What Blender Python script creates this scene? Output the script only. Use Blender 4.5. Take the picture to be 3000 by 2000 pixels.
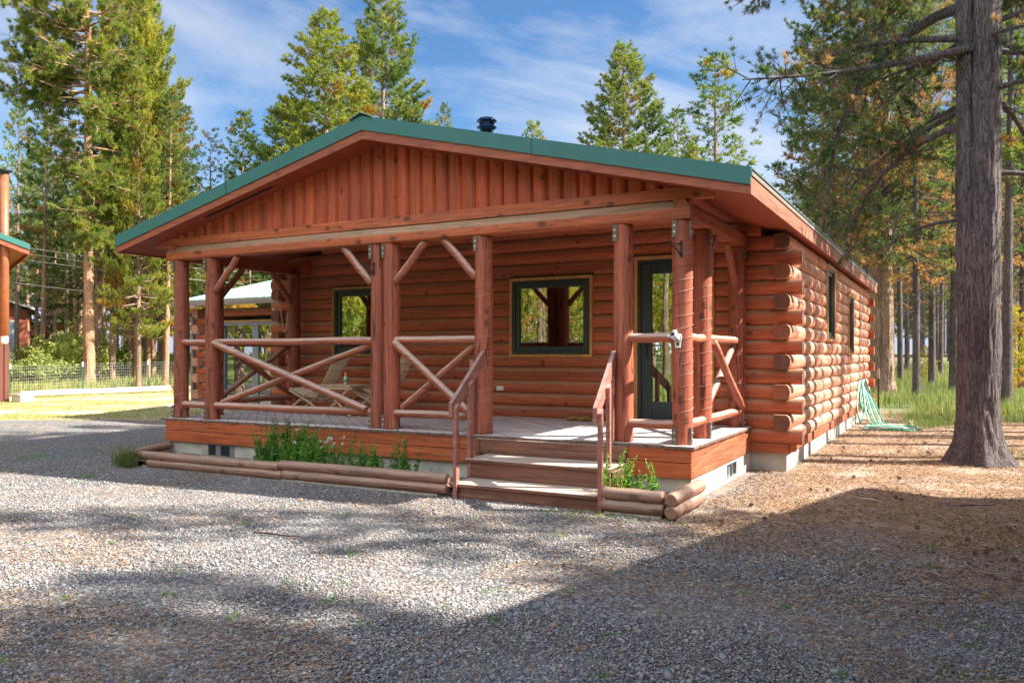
import bpy, bmesh, math, random
import numpy as np
from mathutils import Vector, Matrix, noise
rad = math.radians
sc = bpy.context.scene
for o in list(bpy.data.objects): bpy.data.objects.remove(o)
COL = sc.collection

# ------------------------------------------------------------------ camera
CX, CY, CZ, YAW, FPX = 9.4857, -7.5004, 1.4345, -0.4988, 2380.9
cam = bpy.data.objects.new('camera', bpy.data.cameras.new('camera')); COL.objects.link(cam)
cam.location = (CX, CY, CZ); cam.rotation_euler = (math.pi/2, 0, -YAW)
cam.data.sensor_width = 36; cam.data.lens = FPX/3000*36; cam.data.shift_y = 38.8/3000
cam.data.clip_start = 0.05; cam.data.clip_end = 2000
sc.camera = cam
FW = np.array([math.sin(YAW), math.cos(YAW)]); RT = np.array([math.cos(YAW), -math.sin(YAW)])

# ------------------------------------------------------------------ light
SUN_T = Vector((1.07, 0.415, 1.0)).normalized()          # towards the sun
EL = math.asin(SUN_T.z); AZ = math.atan2(SUN_T.x, SUN_T.y)
sd = bpy.data.lights.new('sun', 'SUN'); sd.energy = 5.0; sd.angle = rad(0.6); sd.color = (1.0, 0.93, 0.82)
sun = bpy.data.objects.new('sun', sd); COL.objects.link(sun)
sun.rotation_euler = (-SUN_T).to_track_quat('-Z', 'Y').to_euler()
w = bpy.data.worlds.new('World'); sc.world = w; w.use_nodes = True
nt = w.node_tree; N = nt.nodes; L = nt.links
bg = N['Background']; bg.inputs['Strength'].default_value = 0.07
sky = N.new('ShaderNodeTexSky'); sky.sky_type = 'NISHITA'; sky.sun_disc = False
sky.sun_elevation = EL; sky.sun_rotation = AZ; sky.altitude = 1200; sky.air_density = 1.0; sky.dust_density = 0.6; sky.ozone_density = 1.6
# thin cirrus over the sky: stretched noise in the sky's own directions
tc = N.new('ShaderNodeTexCoord'); sep = N.new('ShaderNodeSeparateXYZ'); L.new(tc.outputs['Generated'], sep.inputs[0])
def wmath(op, a, b=None, clamp=False):
    m = N.new('ShaderNodeMath'); m.operation = op; m.use_clamp = clamp
    for i, v in enumerate((a, b)):
        if v is None: continue
        if isinstance(v, (int, float)): m.inputs[i].default_value = v
        else: L.new(v, m.inputs[i])
    return m.outputs[0]
rr_ = wmath('ADD', wmath('MULTIPLY', sep.outputs[0], 0.878), wmath('MULTIPLY', sep.outputs[1], 0.478)); ff_ = wmath('ADD', wmath('MULTIPLY', sep.outputs[0], -0.478), wmath('MULTIPLY', sep.outputs[1], 0.878))
cmb = N.new('ShaderNodeCombineXYZ'); L.new(rr_, cmb.inputs[0]); L.new(sep.outputs[2], cmb.inputs[1]); L.new(ff_, cmb.inputs[2])
mp = N.new('ShaderNodeMapping'); mp.inputs['Rotation'].default_value = (0, 0, rad(25)); mp.inputs['Scale'].default_value = (1.3, 3.4, 0.8); mp.inputs['Location'].default_value = (5, 7, 1)
L.new(cmb.outputs[0], mp.inputs[0])
n1 = N.new('ShaderNodeTexNoise'); n1.inputs['Scale'].default_value = 1.25; n1.inputs['Detail'].default_value = 9; n1.inputs['Roughness'].default_value = 0.62; n1.inputs['Distortion'].default_value = 0.9
L.new(mp.outputs[0], n1.inputs['Vector'])
cr = N.new('ShaderNodeValToRGB'); cr.color_ramp.elements[0].position = 0.48; cr.color_ramp.elements[1].position = 0.78
cr.color_ramp.elements[0].color = (0, 0, 0, 1); cr.color_ramp.elements[1].color = (1, 1, 1, 1); L.new(n1.outputs[0], cr.inputs[0])
mx = N.new('ShaderNodeMix'); mx.data_type = 'RGBA'; L.new(wmath('MULTIPLY', cr.outputs[0], 0.95), mx.inputs[0])
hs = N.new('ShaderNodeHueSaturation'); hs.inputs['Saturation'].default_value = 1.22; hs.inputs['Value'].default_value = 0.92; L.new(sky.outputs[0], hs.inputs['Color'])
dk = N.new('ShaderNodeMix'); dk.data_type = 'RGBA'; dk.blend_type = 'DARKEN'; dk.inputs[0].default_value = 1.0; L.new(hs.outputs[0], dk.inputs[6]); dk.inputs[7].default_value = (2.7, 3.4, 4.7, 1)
L.new(dk.outputs[2], mx.inputs[6]); mx.inputs[7].default_value = (4.4, 4.5, 4.8, 1)
# an invented bright cloud bank, added behind the camera as fill for shaded fronts
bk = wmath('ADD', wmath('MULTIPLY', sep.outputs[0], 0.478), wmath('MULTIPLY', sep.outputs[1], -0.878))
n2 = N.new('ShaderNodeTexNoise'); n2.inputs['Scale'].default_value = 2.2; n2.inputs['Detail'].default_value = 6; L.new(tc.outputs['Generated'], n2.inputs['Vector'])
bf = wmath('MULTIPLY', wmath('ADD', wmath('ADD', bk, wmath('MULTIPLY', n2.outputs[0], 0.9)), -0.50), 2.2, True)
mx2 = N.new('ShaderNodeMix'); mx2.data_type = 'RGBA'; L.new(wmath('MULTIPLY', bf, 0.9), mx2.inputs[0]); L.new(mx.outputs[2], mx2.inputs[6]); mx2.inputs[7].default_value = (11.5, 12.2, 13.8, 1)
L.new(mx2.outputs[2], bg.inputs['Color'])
vs = sc.view_settings; vs.view_transform = 'Standard'; vs.look = 'None'; vs.gamma = 1; vs.exposure = 1.62; vs.use_curve_mapping = False
sc.render.engine = 'CYCLES'

# ------------------------------------------------------------------ helpers: nodes and materials
class Mat:
    def __init__(s, name, rough=0.7, metal=0.0):
        s.m = bpy.data.materials.new(name); s.m.use_nodes = True; s.n = s.m.node_tree.nodes; s.l = s.m.node_tree.links
        s.b = s.n['Principled BSDF']; s.b.inputs['Roughness'].default_value = rough; s.b.inputs['Metallic'].default_value = metal
        s.tc = s.n.new('ShaderNodeTexCoord'); s.out = s.n['Material Output']
    def set(s, sock, v):
        if isinstance(v, (int, float)): sock.default_value = v
        elif isinstance(v, (tuple, list)): sock.default_value = tuple(v) + ((1,) if len(v) == 3 and len(sock.default_value) == 4 else ())
        else: s.l.new(v, sock)
    def coord(s, scale=(1, 1, 1), rot=(0, 0, 0), src='Object', loc=(0, 0, 0)):
        m = s.n.new('ShaderNodeMapping'); m.inputs['Scale'].default_value = scale; m.inputs['Rotation'].default_value = rot; m.inputs['Location'].default_value = loc
        s.l.new(s.tc.outputs[src] if isinstance(src, str) else src, m.inputs[0]); return m.outputs[0]
    def noise(s, vec, scale=5, detail=4, rough=0.55, dist=0.0):
        t = s.n.new('ShaderNodeTexNoise'); s.l.new(vec, t.inputs['Vector']); t.inputs['Scale'].default_value = scale; t.inputs['Detail'].default_value = detail
        t.inputs['Roughness'].default_value = rough; t.inputs['Distortion'].default_value = dist; return t.outputs[0]
    def voro(s, vec, scale=5, feature='F1', out='Distance', rnd=1.0):
        t = s.n.new('ShaderNodeTexVoronoi'); t.feature = feature; s.l.new(vec, t.inputs['Vector']); t.inputs['Scale'].default_value = scale; t.inputs['Randomness'].default_value = rnd
        return t.outputs[out]
    def ramp(s, fac, stops, interp='LINEAR'):
        r = s.n.new('ShaderNodeValToRGB'); e = r.color_ramp; e.interpolation = interp
        while len(e.elements) < len(stops): e.elements.new(0.5)
        for el, (p, c) in zip(e.elements, stops):
            el.position = p; el.color = tuple(c) + (1,) if isinstance(c, (tuple, list)) else (c, c, c, 1)
        s.l.new(fac, r.inputs[0]); return r.outputs[0]
    def math(s, op, a, b=0.0, clamp=False):
        m = s.n.new('ShaderNodeMath'); m.operation = op; m.use_clamp = clamp; s.set(m.inputs[0], a); s.set(m.inputs[1], b); return m.outputs[0]
    def mix(s, fac, a, b, mode='MIX'):
        m = s.n.new('ShaderNodeMix'); m.data_type = 'RGBA'; m.blend_type = mode; s.set(m.inputs[0], fac); s.set(m.inputs[6], a); s.set(m.inputs[7], b); return m.outputs[2]
    def attr(s, name='tint'):
        a = s.n.new('ShaderNodeAttribute'); a.attribute_name = name; return a.outputs['Fac']
    def objrand(s):
        return s.n.new('ShaderNodeObjectInfo').outputs['Random']
    def sepxyz(s, v):
        x = s.n.new('ShaderNodeSeparateXYZ'); s.l.new(v, x.inputs[0]); return x.outputs
    def comb(s, x, y, z):
        c = s.n.new('ShaderNodeCombineXYZ'); s.set(c.inputs[0], x); s.set(c.inputs[1], y); s.set(c.inputs[2], z); return c.outputs[0]
    def normal(s):
        return s.n.new('ShaderNodeNewGeometry').outputs['Normal']
    def pos(s):
        return s.n.new('ShaderNodeNewGeometry').outputs['Position']
    def color(s, c): s.set(s.b.inputs['Base Color'], c); return s
    def rough(s, c): s.set(s.b.inputs['Roughness'], c); return s
    def bump(s, h, strength=0.3, dist=0.01):
        b = s.n.new('ShaderNodeBump'); b.inputs['Strength'].default_value = strength; b.inputs['Distance'].default_value = dist
        s.l.new(h, b.inputs['Height']); s.l.new(b.outputs[0], s.b.inputs['Normal']); return s

def wood(name, c_lo, c_hi, axis='x', weather=0.0, wcol=(0.36, 0.25, 0.17), board=0.178, knots=1.0, rough=0.62, peel=0.0, off=0.0, bump=0.5, crack=0.35):
    """stained timber: grain along an axis, tone per board, knots, bleached upper faces"""
    m = Mat(name, rough)
    long, cross = 1.3, 26.0
    sc3 = {'x': (long, cross, cross), 'y': (cross, long, cross), 'z': (cross, cross, long)}[axis]
    g = m.noise(m.coord(sc3), 1.0, 6, 0.65, 0.6)
    big = m.noise(m.coord(tuple(x*0.22 for x in sc3)), 1.0, 3, 0.6, 0.3)
    xyz = m.sepxyz(m.tc.outputs['Object'])
    src = {'x': xyz[2], 'y': xyz[2], 'z': xyz[0]}[axis]
    idx = m.math('FLOOR', m.math('DIVIDE', m.math('SUBTRACT', src, off), board))
    wn = m.n.new('ShaderNodeTexWhiteNoise'); wn.noise_dimensions = '1D'; m.l.new(idx, wn.inputs['W'])
    col = m.mix(m.ramp(g, [(0.3, 0.0), (0.72, 1.0)]), c_lo, c_hi)
    col = m.mix(1.0, col, m.ramp(big, [(0.25, 0.74), (0.75, 1.18)]), 'MULTIPLY')
    col = m.mix(1.0, col, m.ramp(wn.outputs['Value'], [(0.0, 0.8), (1.0, 1.16)]), 'MULTIPLY')
    if knots > 0:
        rnd_ = board > 2; ks = {'x': (3.9, 7.0 if rnd_ else 0.0, 6.4), 'y': (7.0 if rnd_ else 0.0, 3.9, 6.4), 'z': (6.6, 7.0 if rnd_ else 0.0, 4.4)}[axis]
        kv = m.coord(ks); kd = m.noise(m.coord((3, 3, 3)), 2.0, 2)
        d = m.voro(kv, 1.0, rnd=1.0); dd = m.math('ADD', d, m.math('MULTIPLY', kd, 0.06))
        col = m.mix(m.ramp(dd, [(0.125, min(1, knots*0.85)), (0.15, knots*0.35), (0.24, 0.0)] if not rnd_ else [(0.18, min(1, knots*0.8)), (0.21, knots*0.35), (0.3, 0.0)]), col, (c_lo[0]*0.28, c_lo[1]*0.3, c_lo[2]*0.35))
    if weather > 0:
        nz = m.sepxyz(m.normal())[2]
        wf = m.math('MULTIPLY', m.ramp(m.math('ADD', nz, m.math('MULTIPLY', m.math('SUBTRACT', big, 0.5), 0.35)), [(0.11, 0.0), (0.38, 1.0)]), weather)
        col = m.mix(wf, col, m.mix(m.ramp(g, [(0.3, 0.0), (0.7, 1.0)]), tuple(x*0.75 for x in wcol), tuple(x*1.2 for x in wcol)))
    if peel > 0:
        pn = m.noise(m.coord(tuple(x*0.5 for x in sc3), loc=(3, 1, 7)), 1.0, 8, 0.75, 1.0)
        col = m.mix(m.math('MULTIPLY', m.ramp(pn, [(0.55, 0.0), (0.64, 1.0)]), peel), col, (0.42, 0.31, 0.2))
    ck = m.noise(m.coord(tuple(0.45 if x == long else 9.0 for x in sc3), loc=(1.7, 5.1, 2.3)), 1.0, 2, 0.5, 0.35)
    fine = m.noise(m.coord(tuple(x*(4.0 if x == long else 3.2) for x in sc3)), 1.0, 3, 0.7)
    ckf = m.math('MULTIPLY', m.ramp(m.math('ABSOLUTE', m.math('SUBTRACT', ck, 0.5)), [(0.0, 1.0), (0.008, 0.8), (0.016, 0.0)]), m.ramp(big, [(0.42, 0.0), (0.52, crack)]))
    col = m.mix(ckf, col, tuple(x*0.16 for x in c_lo))
    col = m.mix(1.0, col, m.ramp(fine, [(0.3, 0.78), (0.7, 1.2)]), 'MULTIPLY')
    m.color(col); m.bump(m.math('SUBTRACT', m.math('ADD', g, m.math('MULTIPLY', fine, 0.5)), ckf), bump, 0.005)
    m.rough(m.ramp(g, [(0.3, rough-0.12), (0.7, min(1, rough+0.14))]))
    return m.m

def plain(name, c, rough=0.5, metal=0.0, var=0.15, scale=8, bump=0.0):
    m = Mat(name, rough, metal); n = m.noise(m.coord((1, 1, 1)), scale, 5, 0.6)
    m.color(m.mix(1.0, c, m.ramp(n, [(0.25, 1-var), (0.75, 1+var)]), 'MULTIPLY'))
    if bump: m.bump(n, bump, 0.01)
    return m.m

ORL, ORH = (0.32, 0.066, 0.025), (0.62, 0.155, 0.056)
M = {}
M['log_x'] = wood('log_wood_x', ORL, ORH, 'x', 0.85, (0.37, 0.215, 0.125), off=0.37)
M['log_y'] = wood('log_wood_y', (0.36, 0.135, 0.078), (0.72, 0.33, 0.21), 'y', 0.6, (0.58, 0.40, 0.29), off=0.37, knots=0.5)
M['log_end'] = wood('log_end_wood', (0.20, 0.055, 0.025), (0.36, 0.11, 0.05), 'y', 0.3, (0.36, 0.22, 0.14), knots=0.0, off=0.37)
M['siding'] = wood('gable_siding_wood', (0.30, 0.050, 0.015), (0.58, 0.112, 0.032), 'z', 0.0, board=0.1765, off=0.1765*0.5, knots=1.0)
M['beam_x'] = wood('beam_wood_x', (0.30, 0.062, 0.022), (0.56, 0.145, 0.050), 'x', 0.9, (0.38, 0.25, 0.155), board=5)
M['beam_y'] = wood('beam_wood_y', (0.26, 0.062, 0.024), (0.46, 0.13, 0.05), 'y', 0.85, (0.34, 0.23, 0.15), board=5)
M['post'] = wood('post_wood', (0.24, 0.054, 0.026), (0.46, 0.12, 0.060), 'z', 0.0, board=50, knots=0.9, peel=0.2, crack=0.9)
M['rail_x'] = wood('rail_wood_x', (0.27, 0.068, 0.034), (0.48, 0.145, 0.075), 'x', 0.85, (0.52, 0.38, 0.31), board=5, knots=0.3, peel=0.15)
M['rail_y'] = wood('rail_wood_y', (0.25, 0.062, 0.032), (0.47, 0.14, 0.075), 'y', 0.7, (0.52, 0.38, 0.3), board=5, knots=0.3, peel=0.1)
M['fascia'] = wood('fascia_wood', (0.26, 0.068, 0.034), (0.40, 0.11, 0.055), 'x', 0.0, board=50, knots=0.5)
M['fascia_y'] = wood('fascia_wood_y', (0.22, 0.078, 0.044), (0.42, 0.165, 0.10), 'y', 0.0, board=50, knots=0.2, peel=0.2)
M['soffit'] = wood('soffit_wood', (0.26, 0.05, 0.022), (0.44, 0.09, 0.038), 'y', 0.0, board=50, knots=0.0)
M['skirt'] = wood('skirt_wood', (0.32, 0.062, 0.018), (0.62, 0.15, 0.042), 'x', 0.2, (0.4, 0.25, 0.15), board=0.15, off=0.262, knots=0.6, peel=0.25)
M['deck'] = wood('deck_wood', (0.48, 0.43, 0.42), (0.76, 0.69, 0.66), 'x', 0.0, board=50, knots=0.0, rough=0.8)
M['step'] = wood('step_wood', (0.11, 0.042, 0.026), (0.25, 0.10, 0.06), 'x', 0.9, (0.60, 0.50, 0.41), board=0.19, knots=0.5, peel=0.3)
M['hand'] = wood('handrail_wood', (0.22, 0.085, 0.066), (0.42, 0.175, 0.13), 'y', 0.5, (0.48, 0.36, 0.34), board=50, knots=0.2, peel=0.2)
M['edge_log'] = wood('edging_log_wood', (0.20, 0.095, 0.066), (0.40, 0.21, 0.15), 'x', 0.5, (0.46, 0.33, 0.25), board=50, knots=0.8, peel=0.35)
M['edge_log_y'] = wood('edging_log_wood_y', (0.19, 0.09, 0.063), (0.38, 0.20, 0.14), 'y', 0.5, (0.46, 0.33, 0.25), board=50, knots=0.8, peel=0.35)
M['endgrain'] = wood('end_grain_wood', (0.09, 0.035, 0.022), (0.24, 0.09, 0.05), 'y', 0.0, board=50, knots=0.0)
M['trim'] = wood('cedar_trim', (0.48, 0.22, 0.06), (0.66, 0.34, 0.11), 'z', 0.0, board=50, knots=0.2)
M['chair'] = wood('folding_chair_wood', (0.48, 0.33, 0.19), (0.75, 0.56, 0.36), 'y', 0.3, (0.7, 0.58, 0.42), board=0.05, knots=0.0)
M['deck_end'] = wood('deck_end_wood', (0.10, 0.055, 0.04), (0.24, 0.15, 0.11), 'y', 0, board=50, knots=0)
M['green'] = plain('green_metal', (0.030, 0.150, 0.135), 0.5, 0.0, 0.08, 3)
M['roofmetal'] = plain('roof_metal', (0.20, 0.29, 0.25), 0.35, 0.3, 0.15, 3)
M['paleroof'] = plain('pale_roof_metal', (0.20, 0.36, 0.32), 0.45, 0.1, 0.08, 3)
M['gutter'] = plain('gutter_metal', (0.28, 0.24, 0.21), 0.4, 0.1, 0.1)
M['concrete'] = plain('concrete', (0.46, 0.43, 0.38), 0.9, 0, 0.35, 3.5, 0.4)
M['black'] = plain('dark_frame', (0.022, 0.03, 0.032), 0.4, 0.0, 0.1)
M['doorleaf'] = plain('dark_door', (0.02, 0.036, 0.042), 0.35, 0.0, 0.1)
M['grey'] = plain('grey_frame', (0.20, 0.22, 0.24), 0.4, 0.1, 0.1)
M['steel'] = plain('bracket_steel', (0.17, 0.13, 0.11), 0.5, 0.5, 0.2)
M['bolt'] = plain('bolt_steel', (0.6, 0.58, 0.5), 0.35, 0.8, 0.1)
M['chrome'] = plain('flue_steel', (0.55, 0.56, 0.6), 0.18, 1.0, 0.1)
M['iron'] = plain('black_iron', (0.03, 0.03, 0.033), 0.5, 0.3, 0.1)
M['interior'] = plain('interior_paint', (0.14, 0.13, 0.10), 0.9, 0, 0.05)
M['white'] = plain('white_plastic', (0.78, 0.78, 0.76), 0.4, 0, 0.05)
M['castmetal'] = plain('cast_aluminium', (0.72, 0.72, 0.74), 0.35, 0.3, 0.1)
M['coir'] = plain('coir', (0.34, 0.19, 0.06), 1.0, 0, 0.5, 90, 0.8)
M['rug'] = plain('dark_red_rug', (0.12, 0.012, 0.02), 0.95, 0, 0.4, 60, 0.4)
M['hose'] = plain('green_hose', (0.05, 0.33, 0.22), 0.4, 0, 0.1)
M['hose_pale'] = plain('pale_hose', (0.42, 0.66, 0.55), 0.4, 0, 0.1)
M['brownmetal'] = plain('brown_siding', (0.17, 0.058, 0.042), 0.5, 0.1, 0.1)
M['copper'] = plain('copper_pipe', (0.46, 0.15, 0.07), 0.4, 0.4, 0.2, 3)
M['orangeboard'] = wood('orange_soffit', (0.45, 0.16, 0.04), (0.62, 0.24, 0.07), 'x', 0, board=0.2, knots=0)
M['redwall'] = plain('red_wall', (0.33, 0.09, 0.05), 0.8, 0, 0.2)
M['bluegrey'] = plain('blue_grey_door', (0.30, 0.37, 0.47), 0.6, 0, 0.15)
M['wire'] = plain('fence_wire', (0.72, 0.74, 0.70), 0.4, 0.3, 0.05)
M['wire_dark'] = plain('dark_fence_wire', (0.22, 0.21, 0.19), 0.5, 0.4, 0.05)
M['tpost'] = plain('green_post_paint', (0.02, 0.11, 0.06), 0.6, 0, 0.1)
M['rust'] = plain('rusty_post', (0.09, 0.045, 0.03), 0.8, 0, 0.3)
M['greylog'] = wood('bleached_log', (0.38, 0.33, 0.26), (0.66, 0.60, 0.5), 'y', 0, board=50, knots=0.4)

def glass_mat(name, base=0.16, tint=(0.55, 0.6, 0.58)):
    m = Mat(name); n = m.n; l = m.l; n.remove(m.b)
    g = n.new('ShaderNodeBsdfGlossy'); g.inputs['Roughness'].default_value = 0.0; g.inputs['Color'].default_value = (0.95, 1, 0.97, 1)
    t = n.new('ShaderNodeBsdfTransparent'); t.inputs['Color'].default_value = tint + (1,)
    f = n.new('ShaderNodeFresnel'); f.inputs[0].default_value = 1.5
    bp = n.new('ShaderNodeBump'); bp.inputs['Strength'].default_value = 0.02; bp.inputs['Distance'].default_value = 0.05
    l.new(m.noise(m.coord((1, 1, 1)), 1.6, 1), bp.inputs['Height']); l.new(bp.outputs[0], g.inputs['Normal'])
    x = n.new('ShaderNodeMixShader'); l.new(m.math('ADD', f.outputs[0], base, True), x.inputs[0]); l.new(t.outputs[0], x.inputs[1]); l.new(g.outputs[0], x.inputs[2])
    l.new(x.outputs[0], m.out.inputs['Surface']); return m.m
M['glass'] = glass_mat('window_glass', 0.34)

def foliage(name, stops, trans=0.35, varob=0.25, rough=0.6):
    """leaf colour from a per-cluster attribute, slight shift per tree, part of the light passes through"""
    m = Mat(name, rough); c = m.ramp(m.attr('tint'), stops)
    c = m.mix(1.0, c, m.ramp(m.objrand(), [(0.0, (1-varob, 1-varob*0.8, 1-varob*0.5)), (1.0, (1+varob, 1+varob*0.8, 1.0))]), 'MULTIPLY')
    m.color(c); m.b.inputs['Specular IOR Level'].default_value = 0.25
    t = m.n.new('ShaderNodeBsdfTranslucent'); m.l.new(m.mix(1.0, c, (1.25, 1.3, 0.6), 'MULTIPLY'), t.inputs[0])
    x = m.n.new('ShaderNodeMixShader'); x.inputs[0].default_value = trans
    m.l.new(m.b.outputs[0], x.inputs[1]); m.l.new(t.outputs[0], x.inputs[2]); m.l.new(x.outputs[0], m.out.inputs['Surface']); return m.m
M['needle'] = foliage('pine_needles', [(0.0, (0.04, 0.10, 0.04)), (0.45, (0.13, 0.19, 0.06)), (0.78, (0.24, 0.28, 0.07)), (0.93, (0.28, 0.28, 0.06)), (0.985, (0.34, 0.15, 0.04)), (1.0, (0.38, 0.14, 0.04))], 0.42)
M['needle_yellow'] = foliage('sunlit_tint_pine_needles', [(0.0, (0.07, 0.14, 0.03)), (0.4, (0.23, 0.27, 0.05)), (0.75, (0.40, 0.40, 0.07)), (0.93, (0.42, 0.38, 0.06)), (0.985, (0.42, 0.20, 0.04)), (1.0, (0.42, 0.16, 0.04))], 0.45)  # lighter yellow green puts sunlight into the colour of these crowns
M['needle_brown'] = foliage('browning_pine_needles', [(0.0, (0.035, 0.085, 0.045)), (0.35, (0.10, 0.15, 0.065)), (0.66, (0.19, 0.22, 0.09)), (0.82, (0.31, 0.22, 0.12)), (1.0, (0.42, 0.21, 0.13))], 0.5)
M['leaf'] = foliage('shrub_leaves', [(0.0, (0.16, 0.22, 0.05)), (0.5, (0.36, 0.42, 0.12)), (1.0, (0.55, 0.58, 0.24))])
M['herb'] = foliage('herb_leaves', [(0.0, (0.06, 0.16, 0.03)), (0.5, (0.12, 0.30, 0.05)), (1.0, (0.26, 0.45, 0.09))])
M['grass'] = foliage('grass_blades', [(0.0, (0.08, 0.13, 0.045)), (0.4, (0.18, 0.235, 0.085)), (0.75, (0.34, 0.36, 0.16)), (1.0, (0.55, 0.47, 0.27))])
M['drygrass'] = foliage('dry_grass_blades', [(0.0, (0.16, 0.2, 0.06)), (0.4, (0.32, 0.31, 0.12)), (1.0, (0.60, 0.48, 0.28))])
M['petal'] = plain('white_petals', (0.75, 0.72, 0.68), 0.7, 0, 0.1)

def bark(name, lo, hi, sx=9.0, sz=2.2, bump=1.0):
    """long furrows between broken plates"""
    m = Mat(name, 0.95)
    w_ = m.noise(m.coord((3, 3, 1.5)), 1.5, 2)
    a_ = m.noise(m.coord((sx, sx, sz*0.45)), 1.7, 5, 0.62, 0.5); b_ = m.noise(m.coord((sx*1.6, sx*1.6, sz*1.9), loc=(4, 2, 1)), 1.6, 4, 0.6, 0.4); f = m.noise(m.coord((sx*5, sx*5, sz*5)), 1.0, 6, 0.75)
    fur = m.math('ABSOLUTE', m.math('SUBTRACT', a_, 0.5)); crk = m.math('ABSOLUTE', m.math('SUBTRACT', b_, 0.5))
    h = m.math('ADD', m.math('MULTIPLY', m.math('MINIMUM', m.math('MULTIPLY', fur, 7.0), m.math('MULTIPLY', m.math('ADD', crk, 0.03), 9.0)), 1.0, True), m.math('MULTIPLY', f, 1.0))
    c = m.mix(m.ramp(h, [(0.45, 0.0), (1.5, 1.0)]), lo, hi)
    c = m.mix(1.0, c, m.ramp(m.noise(m.coord((1.5, 1.5, 0.5)), 1.6, 4), [(0.3, 0.7), (0.7, 1.3)]), 'MULTIPLY')
    m.color(c); m.bump(h, bump, 0.02); return m.m
M['bark_grey'] = bark('grey_bark', (0.018, 0.014, 0.017), (0.22, 0.175, 0.175), 15, 4.5)
M['bark_orange'] = bark('orange_bark', (0.20, 0.095, 0.055), (0.66, 0.40, 0.24), 12, 7)
M['bark'] = bark('pine_bark', (0.10, 0.062, 0.045), (0.46, 0.31, 0.22), 10, 5)

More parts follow.
